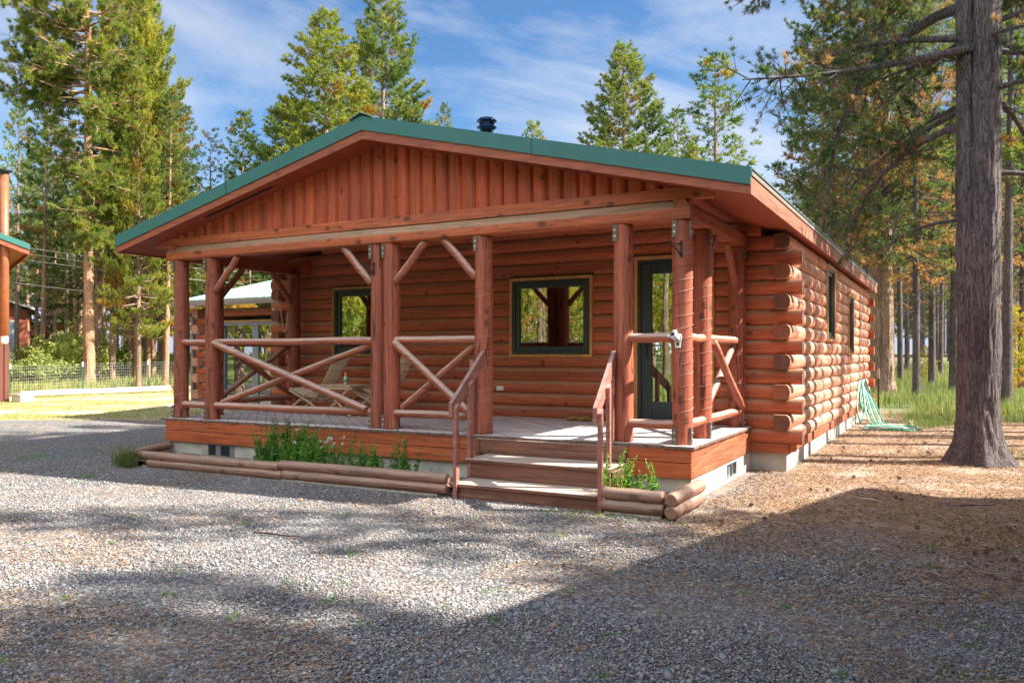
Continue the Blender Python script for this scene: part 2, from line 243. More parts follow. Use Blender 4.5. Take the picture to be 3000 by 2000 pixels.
# ------------------------------------------------------------------ helpers: meshes
def tag(o, label=None, cat=None, group=None, kind=None):
    if label: o['label'] = label
    if cat: o['category'] = cat
    if group: o['group'] = group
    if kind: o['kind'] = kind
    return o
def empty(name, loc=(0, 0, 0), label=None, cat=None, group=None):
    o = bpy.data.objects.new(name, None); o.empty_display_size = 0.1; COL.objects.link(o); o.location = loc
    return tag(o, label, cat, group)
def link(name, me, mat=None, parent=None, smooth=None):
    o = bpy.data.objects.new(name, me); COL.objects.link(o)
    if mat is not None and not me.materials: me.materials.append(mat if not isinstance(mat, str) else M[mat])
    if parent is not None: o.parent = parent
    return o
class MB:
    """collects vertices and faces for one mesh object"""
    def __init__(s): s.v = []; s.f = []; s.sm = []; s.mi = []
    def add(s, vs, fs, smooth=False, mi=0):
        b = len(s.v); s.v += [tuple(p) for p in vs]; s.f += [tuple(i+b for i in f) for f in fs]; s.sm += [smooth]*len(fs); s.mi += [mi]*len(fs); return s
    def box(s, x0, x1, y0, y1, z0, z1, bev=0.0, mi=0):
        if bev <= 0:
            return s.add([(x0,y0,z0),(x1,y0,z0),(x1,y1,z0),(x0,y1,z0),(x0,y0,z1),(x1,y0,z1),(x1,y1,z1),(x0,y1,z1)],
                         [(3,2,1,0),(4,5,6,7),(0,1,5,4),(1,2,6,5),(2,3,7,6),(3,0,4,7)], mi=mi)
        bm = bmesh.new(); bmesh.ops.create_cube(bm, size=1)
        for v in bm.verts: v.co = Vector(((x0+x1)/2+v.co.x*(x1-x0), (y0+y1)/2+v.co.y*(y1-y0), (z0+z1)/2+v.co.z*(z1-z0)))
        bmesh.ops.bevel(bm, geom=bm.edges[:], offset=bev, segments=1, affect='EDGES')
        s.addbm(bm, mi=mi); return s
    def addbm(s, bm, smooth=False, mi=0):
        bm.verts.index_update(); s.add([v.co[:] for v in bm.verts], [[v.index for v in f.verts] for f in bm.faces], smooth, mi); bm.free()
    def tube(s, pts, r, n=10, cap=True, smooth=True, jit=0.0, mi=0, seed=0):
        pts = [Vector(p) for p in pts]; rs = r if isinstance(r, (list, tuple)) else [r]*len(pts); vs = []; rng = random.Random(seed)
        up = None
        for i, p in enumerate(pts):
            t = (pts[min(i+1, len(pts)-1)] - pts[max(i-1, 0)]).normalized()
            if up is None: up = Vector((0, 0, 1)) if abs(t.z) < 0.9 else Vector((0, 1, 0))
            a = t.cross(up).normalized(); b = a.cross(t).normalized(); up = b
            for k in range(n):
                an = 2*math.pi*k/n; rr = rs[i]*(1+jit*(noise.noise(Vector((math.cos(an)*1.5+seed, math.sin(an)*1.5, i*0.7+seed)))))
                vs.append(p + a*math.cos(an)*rr + b*math.sin(an)*rr)
        fs = [(i*n+k, i*n+(k+1) % n, (i+1)*n+(k+1) % n, (i+1)*n+k) for i in range(len(pts)-1) for k in range(n)]
        s.add(vs, fs, smooth, mi)
        if cap:
            b = len(s.v)-len(vs); s.f += [tuple(b+k for k in reversed(range(n))), tuple(b+(len(pts)-1)*n+k for k in range(n))]; s.sm += [False]*2; s.mi += [mi]*2
        return s
    def log(s, p0, p1, r, n=14, seg=8, wob=0.04, chamfer=True, seed=0, mi=0):
        """a peeled round pole, slightly uneven, chamfered ends"""
        p0, p1 = Vector(p0), Vector(p1); d = p1-p0; L_ = d.length; c = min(0.025, r*0.4)
        ts = [0, c/L_] + [i/seg for i in range(1, seg)] + [1-c/L_, 1]; rng = random.Random(seed+int(abs(p0.x*131+p0.y*37+p0.z*11)))
        ph = rng.random()*9; pts = []; rs = []
        for i, t in enumerate(ts):
            q = p0 + d*t; o = Vector((noise.noise(Vector((t*2.2+ph, 1, 0))), noise.noise(Vector((t*2.2+ph, 5, 0))), noise.noise(Vector((t*2.2+ph, 9, 0)))))*r*0.18
            pts.append(q + (o - d.normalized()*o.dot(d.normalized())) if 1 < i < len(ts)-2 else q)
            rs.append(r*(0.8 if i in (0, len(ts)-1) and chamfer else 1.0)*(1+wob*noise.noise(Vector((t*6+ph, 3, 1)))))
        return s.tube(pts, rs, n, True, True, wob, mi, seed)
    def slab(s, prof, ax, a, b, mi=0, smooth=False):
        """extrude a closed 2-D outline along an axis from a to b"""
        n = len(prof)
        f = {'x': lambda u, v, t: (t, u, v), 'y': lambda u, v, t: (u, t, v), 'z': lambda u, v, t: (u, v, t)}[ax]
        vs = [f(u, v, a) for u, v in prof] + [f(u, v, b) for u, v in prof]
        s.add(vs, [(k, (k+1) % n, n+(k+1) % n, n+k) for k in range(n)], smooth, mi)
        q = len(s.v)-2*n; s.f += [tuple(q+k for k in reversed(range(n))), tuple(q+n+k for k in range(n))]; s.sm += [False]*2; s.mi += [mi]*2
        return s
    def build(s, name, mat, parent=None, off=None, fix=True, label=None):
        me = bpy.data.meshes.new(name); v = s.v
        if off is None and parent is not None: off = (0, 0, 0) if '_o' in rootof(parent) else wloc(parent)
        if off is not None: v = [(p[0]-off[0], p[1]-off[1], p[2]-off[2]) for p in v]
        me.from_pydata(v, [], s.f); me.polygons.foreach_set('use_smooth', s.sm)
        mats = mat if isinstance(mat, (list, tuple)) else [mat]
        for m_ in mats: me.materials.append(M[m_] if isinstance(m_, str) else m_)
        if len(mats) > 1: me.polygons.foreach_set('material_index', s.mi)
        if fix:
            bm = bmesh.new(); bm.from_mesh(me); bmesh.ops.recalc_face_normals(bm, faces=bm.faces[:]); bm.to_mesh(me); bm.free()
        me.update(); o = link(name, me, None, parent)
        if label: o['label'] = label
        return o
def rootof(o):
    while o.parent is not None: o = o.parent
    return o
def wloc(o):
    t = Vector((0, 0, 0))
    while o is not None: t += Vector(o.location); o = o.parent
    return t
def rawmesh(name, v, f, tint=None, smooth=False):
    """fast mesh from numpy arrays, all faces with the same number of corners"""
    me = bpy.data.meshes.new(name); v = np.asarray(v, np.float32); f = np.asarray(f, np.int32); nf, k = f.shape
    me.vertices.add(len(v)); me.vertices.foreach_set('co', v.ravel()); me.loops.add(nf*k); me.loops.foreach_set('vertex_index', f.ravel())
    me.polygons.add(nf); me.polygons.foreach_set('loop_start', np.arange(0, nf*k, k, dtype=np.int32))
    if smooth: me.polygons.foreach_set('use_smooth', np.ones(nf, bool))
    if tint is not None:
        a = me.attributes.new('tint', 'FLOAT', 'POINT'); a.data.foreach_set('value', np.asarray(tint, np.float32))
    me.update(calc_edges=True); me.validate(); return me

def sstep(t): t = min(1, max(0, t)); return t*t*(3-2*t)
GZ = 0.04
def gz(x, y):
    d = math.hypot(x-4, y-2)
    return GZ + 1.45*sstep((d-22)/45) + (0.03*noise.noise(Vector((x*0.35, y*0.35, 0))) if d > 9 else 0)
def spot(u, q):
    """point on the ground at a bearing (column of the photograph, 2352 wide) and depth q"""
    p = np.array([CX, CY]) + FW*q + RT*((u*1.2755-1500)/FPX*q); return float(p[0]), float(p[1])
def ht(top, q): return (814.5-top)*1.2755*q/FPX + CZ


# ================================================================== GROUND
def ground_mat():
    m = Mat('ground', 0.95); P = m.pos(); x, y, z = m.sepxyz(P)
    wob = m.math('MULTIPLY', m.math('SUBTRACT', m.noise(P, 0.55, 5, 0.6), 0.5), 4.2)
    wob2 = m.math('MULTIPLY', m.math('SUBTRACT', m.noise(P, 2.6, 5, 0.7), 0.5), 1.6)
    W = m.math('ADD', wob, wob2)
    # crushed rock
    cellc = m.voro(P, 42, 'F1', 'Color'); cell = m.sepxyz(cellc)[0]; cd = m.voro(P, 42)
    big = m.noise(P, 0.9, 4, 0.6)
    gravel = m.ramp(cell, [(0.0, (0.10, 0.10, 0.11)), (0.45, (0.22, 0.215, 0.225)), (0.78, (0.36, 0.345, 0.33)), (0.93, (0.44, 0.41, 0.38)), (1.0, (0.36, 0.21, 0.13))])
    gravel = m.mix(1.0, gravel, m.ramp(cd, [(0.25, 1.05), (0.75, 0.45)]), 'MULTIPLY')
    gravel = m.mix(m.ramp(m.math('ADD', big, m.math('MULTIPLY', wob2, 0.08)), [(0.45, 0.0), (0.72, 0.4)]), gravel, (0.34, 0.22, 0.13))
    # pine litter on sandy soil
    f = m.noise(m.coord((60, 14, 30), (0, 0, 0.6), P), 1.0, 6, 0.75, 1.5); f2 = m.noise(m.coord((12, 55, 30), (0, 0, -0.4), P), 1.0, 6, 0.75, 1.5)
    fib = m.math('MAXIMUM', f, f2)
    duff = m.ramp(fib, [(0.40, (0.15, 0.08, 0.045)), (0.52, (0.28, 0.17, 0.10)), (0.64, (0.42, 0.28, 0.17)), (0.78, (0.55, 0.41, 0.28))])
    dn = m.noise(P, 1.7, 6, 0.65)
    duff = m.mix(m.ramp(dn, [(0.50, 0.0), (0.60, 0.85)]), duff, m.mix(f, (0.30, 0.23, 0.18), (0.52, 0.42, 0.34)))
    duff = m.mix(m.ramp(m.noise(P, 3.2, 6, 0.72), [(0.52, 0.0), (0.62, 0.8)]), duff, (0.15, 0.095, 0.065))
    # dry grass
    gn = m.noise(P, 3.0, 6, 0.7)
    gr = m.ramp(gn, [(0.3, (0.16, 0.22, 0.05)), (0.5, (0.33, 0.31, 0.12)), (0.68, (0.50, 0.41, 0.22))])
    gr = m.mix(m.ramp(m.noise(P, 0.45, 4, 0.6), [(0.42, 0.0), (0.6, 0.85)]), gr, (0.52, 0.42, 0.30))
    floor_ = m.mix(m.ramp(m.noise(P, 0.35, 5, 0.65), [(0.4, 0.0), (0.6, 1.0)]), (0.16, 0.11, 0.06), (0.20, 0.21, 0.07))
    # where each lies
    a = m.math('ADD', m.math('ADD', m.math('MULTIPLY', x, -0.51), m.math('MULTIPLY', y, 0.86)), m.math('MULTIPLY', W, 0.45))
    mg = m.math('DIVIDE', m.math('SUBTRACT', a, 6.0), 0.5, True)                       # grass beyond the gravel, left
    d1 = m.math('DIVIDE', m.math('ADD', m.math('SUBTRACT', x, 7.15), m.math('MULTIPLY', W, 0.3)), 0.7, True)
    d2 = m.math('DIVIDE', m.math('ADD', m.math('ADD', y, 2.1), m.math('MULTIPLY', W, 0.7)), 1.6, True)
    md = m.math('MULTIPLY', d1, d2)
    mgr = m.math('DIVIDE', m.math('ADD', m.math('SUBTRACT', y, 14.0), m.math('MULTIPLY', W, 0.9)), 1.2, True)   # meadow behind, right
    far = m.math('DIVIDE', m.math('SUBTRACT', m.math('ADD', a, m.math('MULTIPLY', x, 0.0)), 21.0), 2.0, True)
    c = m.mix(mg, gravel, gr); c = m.mix(md, c, duff); c = m.mix(m.math('MULTIPLY', mgr, d1), c, (0.15, 0.19, 0.06)); c = m.mix(far, c, floor_); c = m.mix(m.math('DIVIDE', m.math('SUBTRACT', -9.5, m.math('ADD', y, W)), 2.0, True), c, (0.17, 0.22, 0.06))
    m.color(c)
    nog = m.math('SUBTRACT', 1.0, m.math('MAXIMUM', m.math('MAXIMUM', md, mg), far), True)
    h = m.math('ADD', m.math('MULTIPLY', m.math('SUBTRACT', 0.6, cd), m.math('MULTIPLY', nog, 1.0)), m.math('MULTIPLY', fib, m.math('MULTIPLY', md, 0.9)))
    h = m.math('ADD', h, m.math('MULTIPLY', dn, 0.8)); m.bump(h, 0.9, 0.02)
    return m.m
xs = np.concatenate([-np.geomspace(330, 24, 26), np.linspace(-22, 24, 150), np.geomspace(26, 330, 26)])
ys = np.concatenate([-np.geomspace(330, 13, 22), np.linspace(-12, 30, 140), np.geomspace(31, 360, 30)])
gv = []
for yy in ys:
    for xx in xs:
        zb = gz(xx, yy)
        if -14 < xx < 20 and -10 < yy < 16: zb += 0.012*noise.noise(Vector((xx*1.1, yy*1.1, 3))) + 0.006*noise.noise(Vector((xx*4, yy*4, 8)))
        gv.append((xx, yy, zb))
nx = len(xs); gi = np.arange(len(ys)*nx).reshape(len(ys), nx)
gf = np.stack([gi[:-1, :-1], gi[:-1, 1:], gi[1:, 1:], gi[1:, :-1]], -1).reshape(-1, 4)
g = link('ground', rawmesh('ground', gv, gf, smooth=True), ground_mat()); tag(g, 'grey gravel drive running into pine litter and dry grass', 'ground', kind='structure')

# ================================================================== THE CABIN
C0, CH = 0.37, 0.178                        # bottom of the lowest log, log height
XC, XE = 3.62, 4.28                         # ridge line, half width to the eave
YF, YB = -0.25, 12.83
ZD = 0.571
def zs(x): return 2.862 + 0.24*(XE - abs(x-XC))     # soffit plane
cabin = empty('log_cabin', (3.67, 2.5, GZ), 'reddish brown log cabin with a green metal roof and a railed front porch', 'cabin')

def dprof(plane, out, za, zb, z0, bulge=0.054, back=0.13, n=16, h=CH):
    pr_ = []
    for i in range(n+1):
        z = za + (zb-za)*i/n; t = min(1, abs((z-(z0+h/2))/(h/2))); pr_.append((plane + out*bulge*(1-t**2.0)**0.52, z))
    return pr_ + [(plane-out*back, zb), (plane-out*back, za)]
def logwall(axis, plane, out, a, b, openings, name, mat, seed=0, top=None, ext=None, back=0.13, nk=14, z0=C0, bl=(0.050, 0.058)):
    rng = random.Random(seed); mb = MB()
    for k in range(nk):
        zl, zh = z0+k*CH, z0+(k+1)*CH; aa, bb = (a, b) if ext is None else ext(k)
        cuts = [(aa, bb, zl, zh)]
        for (oa, ob, oz0, oz1) in openings:
            nc = []
            for (p, q, lo, hi) in cuts:
                if ob <= p or oa >= q or oz1 <= lo or oz0 >= hi: nc.append((p, q, lo, hi)); continue
                if p < oa: nc.append((p, oa, lo, hi))
                if q > ob: nc.append((ob, q, lo, hi))
                if oz0 > lo+0.004: nc.append((max(p, oa), min(q, ob), lo, oz0))
                if oz1 < hi-0.004: nc.append((max(p, oa), min(q, ob), oz1, hi))
            cuts = nc
        joint = rng.uniform(aa+0.8, bb-0.8)
        for (p, q, lo, hi) in cuts:
            segs = [(p, q)] if not (p+0.3 < joint < q-0.3) else [(p, joint-0.0015), (joint+0.0015, q)]
            for (s0, s1) in segs:
                pl = plane + rng.uniform(-0.003, 0.003); mb.slab(dprof(pl, out, lo, hi, zl, rng.uniform(*bl), back), axis, s0, s1)
    return mb.build(name, mat, cabin)
F_OPEN = [(0.80, 2.02, 1.43, 2.475), (4.02, 5.242, 1.43, 2.475), (5.87, 6.855, 0.5, 2.67)]
S_OPEN = [(5.50, 6.37, 1.66, 2.78), (8.32, 9.10, 1.45, 2.53)]
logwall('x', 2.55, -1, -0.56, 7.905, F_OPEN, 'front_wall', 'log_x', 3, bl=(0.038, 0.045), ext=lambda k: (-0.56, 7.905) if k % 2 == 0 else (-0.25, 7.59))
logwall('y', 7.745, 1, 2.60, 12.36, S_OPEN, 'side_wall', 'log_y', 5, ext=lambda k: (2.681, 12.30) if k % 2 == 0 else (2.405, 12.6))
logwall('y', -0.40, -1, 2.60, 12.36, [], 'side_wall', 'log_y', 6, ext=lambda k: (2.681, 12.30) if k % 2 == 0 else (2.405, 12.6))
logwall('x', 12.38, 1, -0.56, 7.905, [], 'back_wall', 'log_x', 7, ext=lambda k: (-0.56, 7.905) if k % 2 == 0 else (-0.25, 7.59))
# cut faces of the crossing logs, a millimetre proud of the log they finish
for k in range(14):
    z0 = C0+k*CH
    for sx, pl in ((1, 7.745), (-1, -0.40)):
        mb = MB()
        if k % 2:
            mb.slab([(u-sx*0.002, z0+0.004+(v-z0)*0.96) for u, v in dprof(pl, sx, z0, z0+CH, z0, 0.047)], 'y', 2.396, 2.4052); nm = 'log_end'
            mb.build(nm, 'endgrain' if k % 4 == 1 else 'log_end', cabin)
        else:
            xe = 7.905 if sx > 0 else -0.56
            mb.slab([(u+0.003, z0+0.004+(v-z0)*0.96) for u, v in dprof(2.55, -1, z0, z0+CH, z0, 0.047)], 'x', min(xe, xe+sx*0.006), max(xe, xe+sx*0.006)); mb.build('log_end', 'endgrain', cabin)
# starter board below the first log, upper wall in the gable behind the porch ceiling
mb = MB(); mb.box(-0.4, 7.755, 2.535, 2.60, 0.262, 0.368, 0.004); mb.box(7.70, 7.765, 2.602, 12.36, 0.262, 0.368, 0.004); mb.box(-0.4, -0.34, 2.602, 12.36, 0.262, 0.368, 0.004)
mb.box(7.766, 7.84, 2.537, 2.598, 0.285, 0.368, 0.004); mb.build('starter_board', 'log_x', cabin)
mb = MB()
for k in range(6):
    z0 = C0+(14+k)*CH; xl = XC-XE+(z0+CH*0.5-2.862)/0.24; xr = 2*XC-xl
    xl2 = max(-0.3, XC-XE+(z0+CH-2.862)/0.24+0.02); xr2 = 2*XC-xl2
    if xr2-xl2 < 0.3: break
    mb.slab(dprof(2.55, -1, z0, z0+CH-0.001, z0, 0.048), 'x', xl2-0.3, xr2+0.3) if k < 3 else mb.slab(dprof(2.55, -1, z0, z0+CH-0.001, z0, 0.048), 'x', xl2, xr2)
mb.build('upper_wall', 'log_x', cabin)
# inside: floor, ceiling, partitions seen dimly through the panes
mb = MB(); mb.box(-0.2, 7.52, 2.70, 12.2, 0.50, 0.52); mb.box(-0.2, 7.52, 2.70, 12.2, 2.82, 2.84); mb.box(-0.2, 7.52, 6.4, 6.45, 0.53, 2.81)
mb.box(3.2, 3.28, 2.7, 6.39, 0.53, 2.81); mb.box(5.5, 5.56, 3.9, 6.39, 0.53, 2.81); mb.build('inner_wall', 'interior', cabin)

# ---- foundation with vents
def foundation():
    mb = MB(); mb.box(0.03, 7.30, 0.05, 0.25, -0.2, 0.268); mb.box(7.10, 7.30, 0.252, 1.42, -0.2, 0.268); mb.box(7.10, 7.30, 1.42, 1.84, 0.225, 0.268); mb.box(7.10, 7.30, 1.42, 1.84, -0.2, 0.085)
    mb.box(7.10, 7.30, 1.84, 2.61, -0.2, 0.268); mb.box(0.03, 0.23, 0.252, 2.61, -0.2, 0.268)
    mb.box(-0.33, 7.72, 2.612, 2.85, -0.2, 0.26); mb.box(7.45, 7.72, 2.852, 12.33, -0.2, 0.26); mb.box(-0.33, -0.1, 2.852, 12.33, -0.2, 0.26); mb.box(-0.1, 7.45, 12.1, 12.33, -0.2, 0.26)
    f = mb.build('foundation', 'concrete', cabin)
    v = MB(); v.box(0.784, 0.80, 0.035, 0.052, 0.098, 0.258); v.box(1.248, 1.264, 0.035, 0.052, 0.098, 0.258); v.box(0.80, 1.248, 0.035, 0.052, 0.242, 0.258); v.box(0.80, 1.248, 0.035, 0.052, 0.098, 0.108); v.box(1.012, 1.028, 0.033, 0.052, 0.108, 0.242)
    v.box(0.93, 1.011, 0.040, 0.048, 0.11, 0.24); v.box(1.19, 1.247, 0.040, 0.048, 0.11, 0.24)
    vo = v.build('vent', 'grey', f); MB().box(0.802, 1.246, 0.045, 0.0515, 0.11, 0.24).build('vent_opening', 'iron', vo)
    v = MB(); v.box(7.285, 7.306, 1.41, 1.425, 0.08, 0.235); v.box(7.285, 7.306, 1.835, 1.85, 0.08, 0.235); v.box(7.285, 7.306, 1.62, 1.64, 0.08, 0.235); v.box(7.285, 7.304, 1.425, 1.835, 0.222, 0.233); v.box(7.285, 7.304, 1.425, 1.835, 0.082, 0.09)
    v.box(7.25, 7.262, 1.425, 1.56, 0.09, 0.222); v.box(7.25, 7.262, 1.64, 1.76, 0.09, 0.222); vo = v.build('vent', 'grey', f); MB().box(7.2, 7.21, 1.42, 1.84, 0.085, 0.224).build('vent_opening', 'iron', vo)
foundation()

# ---- windows and doors
def opening(kind, axis, a, b, z0, z1, pl, out, tw=0.038):
    """trim round the opening, dark frame, sash, pane; pl = outer face of the trim, out = which way it faces"""
    def bx(mb, u0, u1, d0, d1, zz0, zz1, bev=0.0):
        lo, hi = sorted((pl-out*d0, pl-out*d1))
        if axis == 'x': mb.box(u0, u1, lo, hi, zz0, zz1, bev)
        else: mb.box(lo, hi, u0, u1, zz0, zz1, bev)
    fr = MB(); zb = z0
    for (u0, u1, q0, q1) in ((a+tw, a+tw+0.045, zb+(tw if kind == 'window' else 0), z1-tw), (b-tw-0.045, b-tw, zb+(tw if kind == 'window' else 0), z1-tw), (a+tw+0.045, b-tw-0.045, z1-tw-0.045, z1-tw)): bx(fr, u0, u1, 0.018, 0.20, q0, q1, 0.003)
    if kind == 'window': bx(fr, a+tw+0.045, b-tw-0.045, 0.018, 0.20, z0+tw, z0+tw+0.045, 0.003)
    o = fr.build(kind, 'black', cabin)
    tr = MB(); bx(tr, a, a+tw, 0.0, 0.075, z0, z1, 0.002); bx(tr, b-tw, b, 0.0, 0.075, z0, z1, 0.002); bx(tr, a+tw+0.0005, b-tw-0.0005, 0.001, 0.075, z1-tw, z1, 0.002)
    if kind == 'window': bx(tr, a+tw+0.0005, b-tw-0.0005, 0.001, 0.075, z0, z0+tw, 0.002)
    tr.build('trim', 'trim', o)
    fl = MB(); bx(fl, a-0.02, b+0.012, -0.006, 0.06, z1+0.001, z1+0.014); fl.build('drip_cap', 'iron', o)
    i0, i1, j0, j1 = a+tw+0.046, b-tw-0.046, (z0+tw+0.046 if kind == 'window' else z0+0.012), z1-tw-0.046
    sw = 0.06 if kind == 'window' else 0.135; sb = sw if kind == 'window' else 0.25
    sa = MB(); bx(sa, i0, i0+sw, 0.036, 0.085, j0, j1, 0.003); bx(sa, i1-sw, i1, 0.036, 0.085, j0, j1, 0.003); bx(sa, i0+sw, i1-sw, 0.037, 0.084, j1-sw, j1, 0.003); bx(sa, i0+sw, i1-sw, 0.037, 0.084, j0, j0+sb, 0.003)
    sa.build('sash' if kind == 'window' else 'door_leaf', 'doorleaf', o)
    pn = MB(); bx(pn, i0+sw-0.002, i1-sw+0.002, 0.060, 0.062, j0+sb-0.002, j1-sw+0.002); pn.build('pane', 'glass', o)
    return o
opening('window', 'x', 0.783, 2.036, 1.410, 2.497, 2.482, -1)
opening('window', 'x', 4.004, 5.257, 1.403, 2.497, 2.482, -1)
opening('window', 'y', 5.484, 6.387, 1.64, 2.80, 7.815, 1)
opening('window', 'y', 8.301, 9.12, 1.43, 2.546, 7.815, 1)
dr = opening('door', 'x', 5.842, 6.879, ZD, 2.697, 2.482, -1, 0.045)
mb = MB(); mb.box(5.98, 6.02, 2.498, 2.516, 1.38, 1.60, 0.006); mb.tube([(6.0, 2.50, 1.555), (6.0, 2.455, 1.555), (6.02, 2.445, 1.555), (6.14, 2.445, 1.555)], 0.010, 8); mb.build('handle', 'iron', dr)
mb = MB(); mb.box(5.90, 6.82, 2.44, 2.60, ZD+0.001, ZD+0.02, 0.003); mb.build('threshold', 'iron', dr)
MB().box(3.79, 3.90, 2.490, 2.515, 0.93, 0.995, 0.004).build('outlet_cover', 'white', cabin)
mb = MB(); mb.box(5.775, 5.835, 2.472, 2.51, 1.84, 1.97, 0.006); kp = mb.build('keypad', 'iron', cabin)
mb = MB()
for i in range(3):
    for j in range(4): mb.box(5.785+i*0.016, 5.795+i*0.016, 2.468, 2.4715, 1.865+j*0.022, 1.875+j*0.022)
mb.build('keys', 'grey', kp)

# ---- roof
def rz(x, add=0.0): return zs(x)+add
for s in (-1, 1):                                            # body: plywood soffit below, deck above
    mb = MB(); xe = XC+s*XE
    pr_ = [(xe, zs(xe)), (XC, zs(XC)), (XC, zs(XC)+0.19), (xe, zs(xe)+0.19)]
    mb.slab(pr_, 'y', YF, YB); mb.build('soffit', 'soffit', cabin)
mb = MB(); nr = int((YB-YF+0.02)/0.2286)
for s in (-1, 1):
    xe = XC+s*(XE+0.045); z0, z1 = zs(xe)+0.195, zs(XC)+0.195
    def P_(x, y, dz): return (x, y, (zs(x)+0.195)+dz)
    mb.slab([(xe, z0), (XC, z1), (XC, z1+0.006), (xe, z0+0.006)], 'y', YF-0.01, YB+0.01)
    for i in range(nr+1):
        y = YF+0.03+i*0.2286
        vs_ = [P_(x, y+dy, dz) for x in (xe-s*0.001, XC) for dy, dz in ((-0.03, 0.006), (-0.012, 0.026), (0.012, 0.026), (0.03, 0.006))]
        mb.add(vs_, [(0, 1, 5, 4), (1, 2, 6, 5), (2, 3, 7, 6), (0, 4, 7, 3)][:3] + [(0, 3, 2, 1)])
roof = mb.build('roof', 'roofmetal', cabin)
trs = []                                                     # green rake trim, face and top lap
for y0, y1 in ((YF-0.03, YF-0.012), (YB+0.012, YB+0.03)):
    for s in (-1, 1):
        mb = MB(); xe = XC+s*(XE+0.03); b0 = zs(xe)+0.065; b1 = zs(XC)+0.075
        mb.slab([(xe-s*0.012, b0), (XC-s*0.0005, b1), (XC-s*0.0005, b1+0.158), (xe, b0+0.152)], 'y', y0, y1)
        ya, yb = (y1, y1+0.11) if y0 < 0 else (y0-0.11, y0)
        mb.slab([(xe, b0+0.142), (XC-s*0.0005, b1+0.148), (XC-s*0.0005, b1+0.158), (xe, b0+0.152)], 'y', ya, yb)
        trs.append(mb.build('rake_trim', 'green', cabin))
for s in (-1, 1):
    xj = XC+s*2.15; zj = zs(xj)+0.069; MB().slab([(xj-0.004, zj), (xj+0.004, zj), (xj+0.004, zj+0.152), (xj-0.004, zj+0.152)], 'y', YF-0.0325, YF-0.0302).build('seam', 'iron', trs[0 if s < 0 else 1])
    mb = MB()
    for i in range(6):
        x = XC+s*(0.35+i*0.74); z = zs(x)+0.065+0.075
        mb.tube([(x, YF-0.034, z), (x, YF-0.029, z)], 0.008, 6)
    mb.build('screws', 'steel', trs[0 if s < 0 else 1])
mb = MB()
for s in (-1, 1): mb.slab([(XC+s*0.16, zs(XC+0.16)+0.236), (XC, zs(XC)+0.262), (XC, zs(XC)+0.274), (XC+s*0.16, zs(XC+0.16)+0.246)], 'y', YF-0.06, YB+0.03)
mb.build('ridge_cap', 'roofmetal', cabin)
# brown boards behind the trim
for y0, y1 in ((YF-0.012, YF-0.0005), (YB+0.0005, YB+0.012)):
    for s in (-1, 1):
        mb = MB(); xe = XC+s*XE; b0 = zs(xe)-0.02
        mb.slab([(xe, b0), (XC-s*0.0005, zs(XC)-0.025), (XC-s*0.0005, zs(XC)+0.17), (xe, b0+0.19)], 'y', y0, y1)
        mb.build('barge_board', 'fascia', cabin)
for s in (-1, 1):
    xe = XC+s*XE; lo, hi = sorted((xe+s*0.0005, xe+s*0.022)); mb = MB(); mb.box(lo, hi, YF-0.012, YB+0.012, 2.84, 3.022); mb.build('eave_board', 'fascia_y', cabin)
for s in (-1, 1):
    xe = XC+s*XE; lo, hi = sorted((xe+s*0.0225, xe+s*0.034)); mb = MB(); mb.box(lo, hi, YF-0.012, YB+0.012, 3.0, 3.045); mb.build('drip_edge', 'gutter', cabin)
#                                                    # dark soffit vent strips
for s in (-1, 1):
    x0, x1 = (XC+s*1.55, XC+s*2.75); mb = MB()
    mb.add([(x0, YF+0.14, zs(x0)-0.003), (x1, YF+0.14, zs(x1)-0.003), (x1, YF+0.2, zs(x1)-0.003), (x0, YF+0.2, zs(x0)-0.003)], [(0, 1, 2, 3)] if s > 0 else [(3, 2, 1, 0)])
    mb.build('soffit_vent', 'iron', cabin, fix=False)
# stove flue through the back slope
fx, fy = 2.93, 3.75
fx, fy = float(CX + FW[0]*13.2 + RT[0]*((1426-1500)/FPX*13.2)), float(CY + FW[1]*13.2 + RT[1]*((1426-1500)/FPX*13.2))
zt = 5.285
mb = MB(); mb.tube([(fx, fy, zs(fx)+0.15), (fx, fy, zt-0.17)], 0.105, 24); fl = mb.build('flue', 'chrome', cabin)
mb = MB()
def lathe(mb, x, y, prof, n=24):
    vs_ = [(x+r*math.cos(2*math.pi*k/n), y+r*math.sin(2*math.pi*k/n), z) for r, z in prof for k in range(n)]
    mb.add(vs_, [(i*n+k, i*n+(k+1) % n, (i+1)*n+(k+1) % n, (i+1)*n+k) for i in range(len(prof)-1) for k in range(n)], True)
lathe(mb, fx, fy, [(0.105, zt-0.21), (0.16, zt-0.17), (0.163, zt-0.163), (0.12, zt-0.14), (0.12, zt-0.125), (0.105, zt-0.12)])
lathe(mb, fx, fy, [(0.118, zt-0.09), (0.122, zt-0.075), (0.162, zt-0.07), (0.164, zt-0.06), (0.12, zt-0.02), (0.06, zt-0.006), (0.001, zt)])
for k in range(6):
    a_ = k*math.pi/3+0.3; mb.box(fx+0.113*math.cos(a_)-0.008, fx+0.113*math.cos(a_)+0.008, fy+0.113*math.sin(a_)-0.008, fy+0.113*math.sin(a_)+0.008, zt-0.125, zt-0.08)
lathe(mb, fx, fy, [(0.09, zt-0.13), (0.09, zt-0.07)])
mb.build('flue_cap', plain('blued_steel', (0.02, 0.04, 0.10), 0.25, 0.7, 0.1), fl)
mb = MB(); lathe(mb, fx, fy, [(0.30, zs(fx)+0.19), (0.26, zs(fx)+0.23), (0.12, zs(fx)+0.34), (0.115, zs(fx)+0.36)]); mb.build('flashing', 'roofmetal', fl)

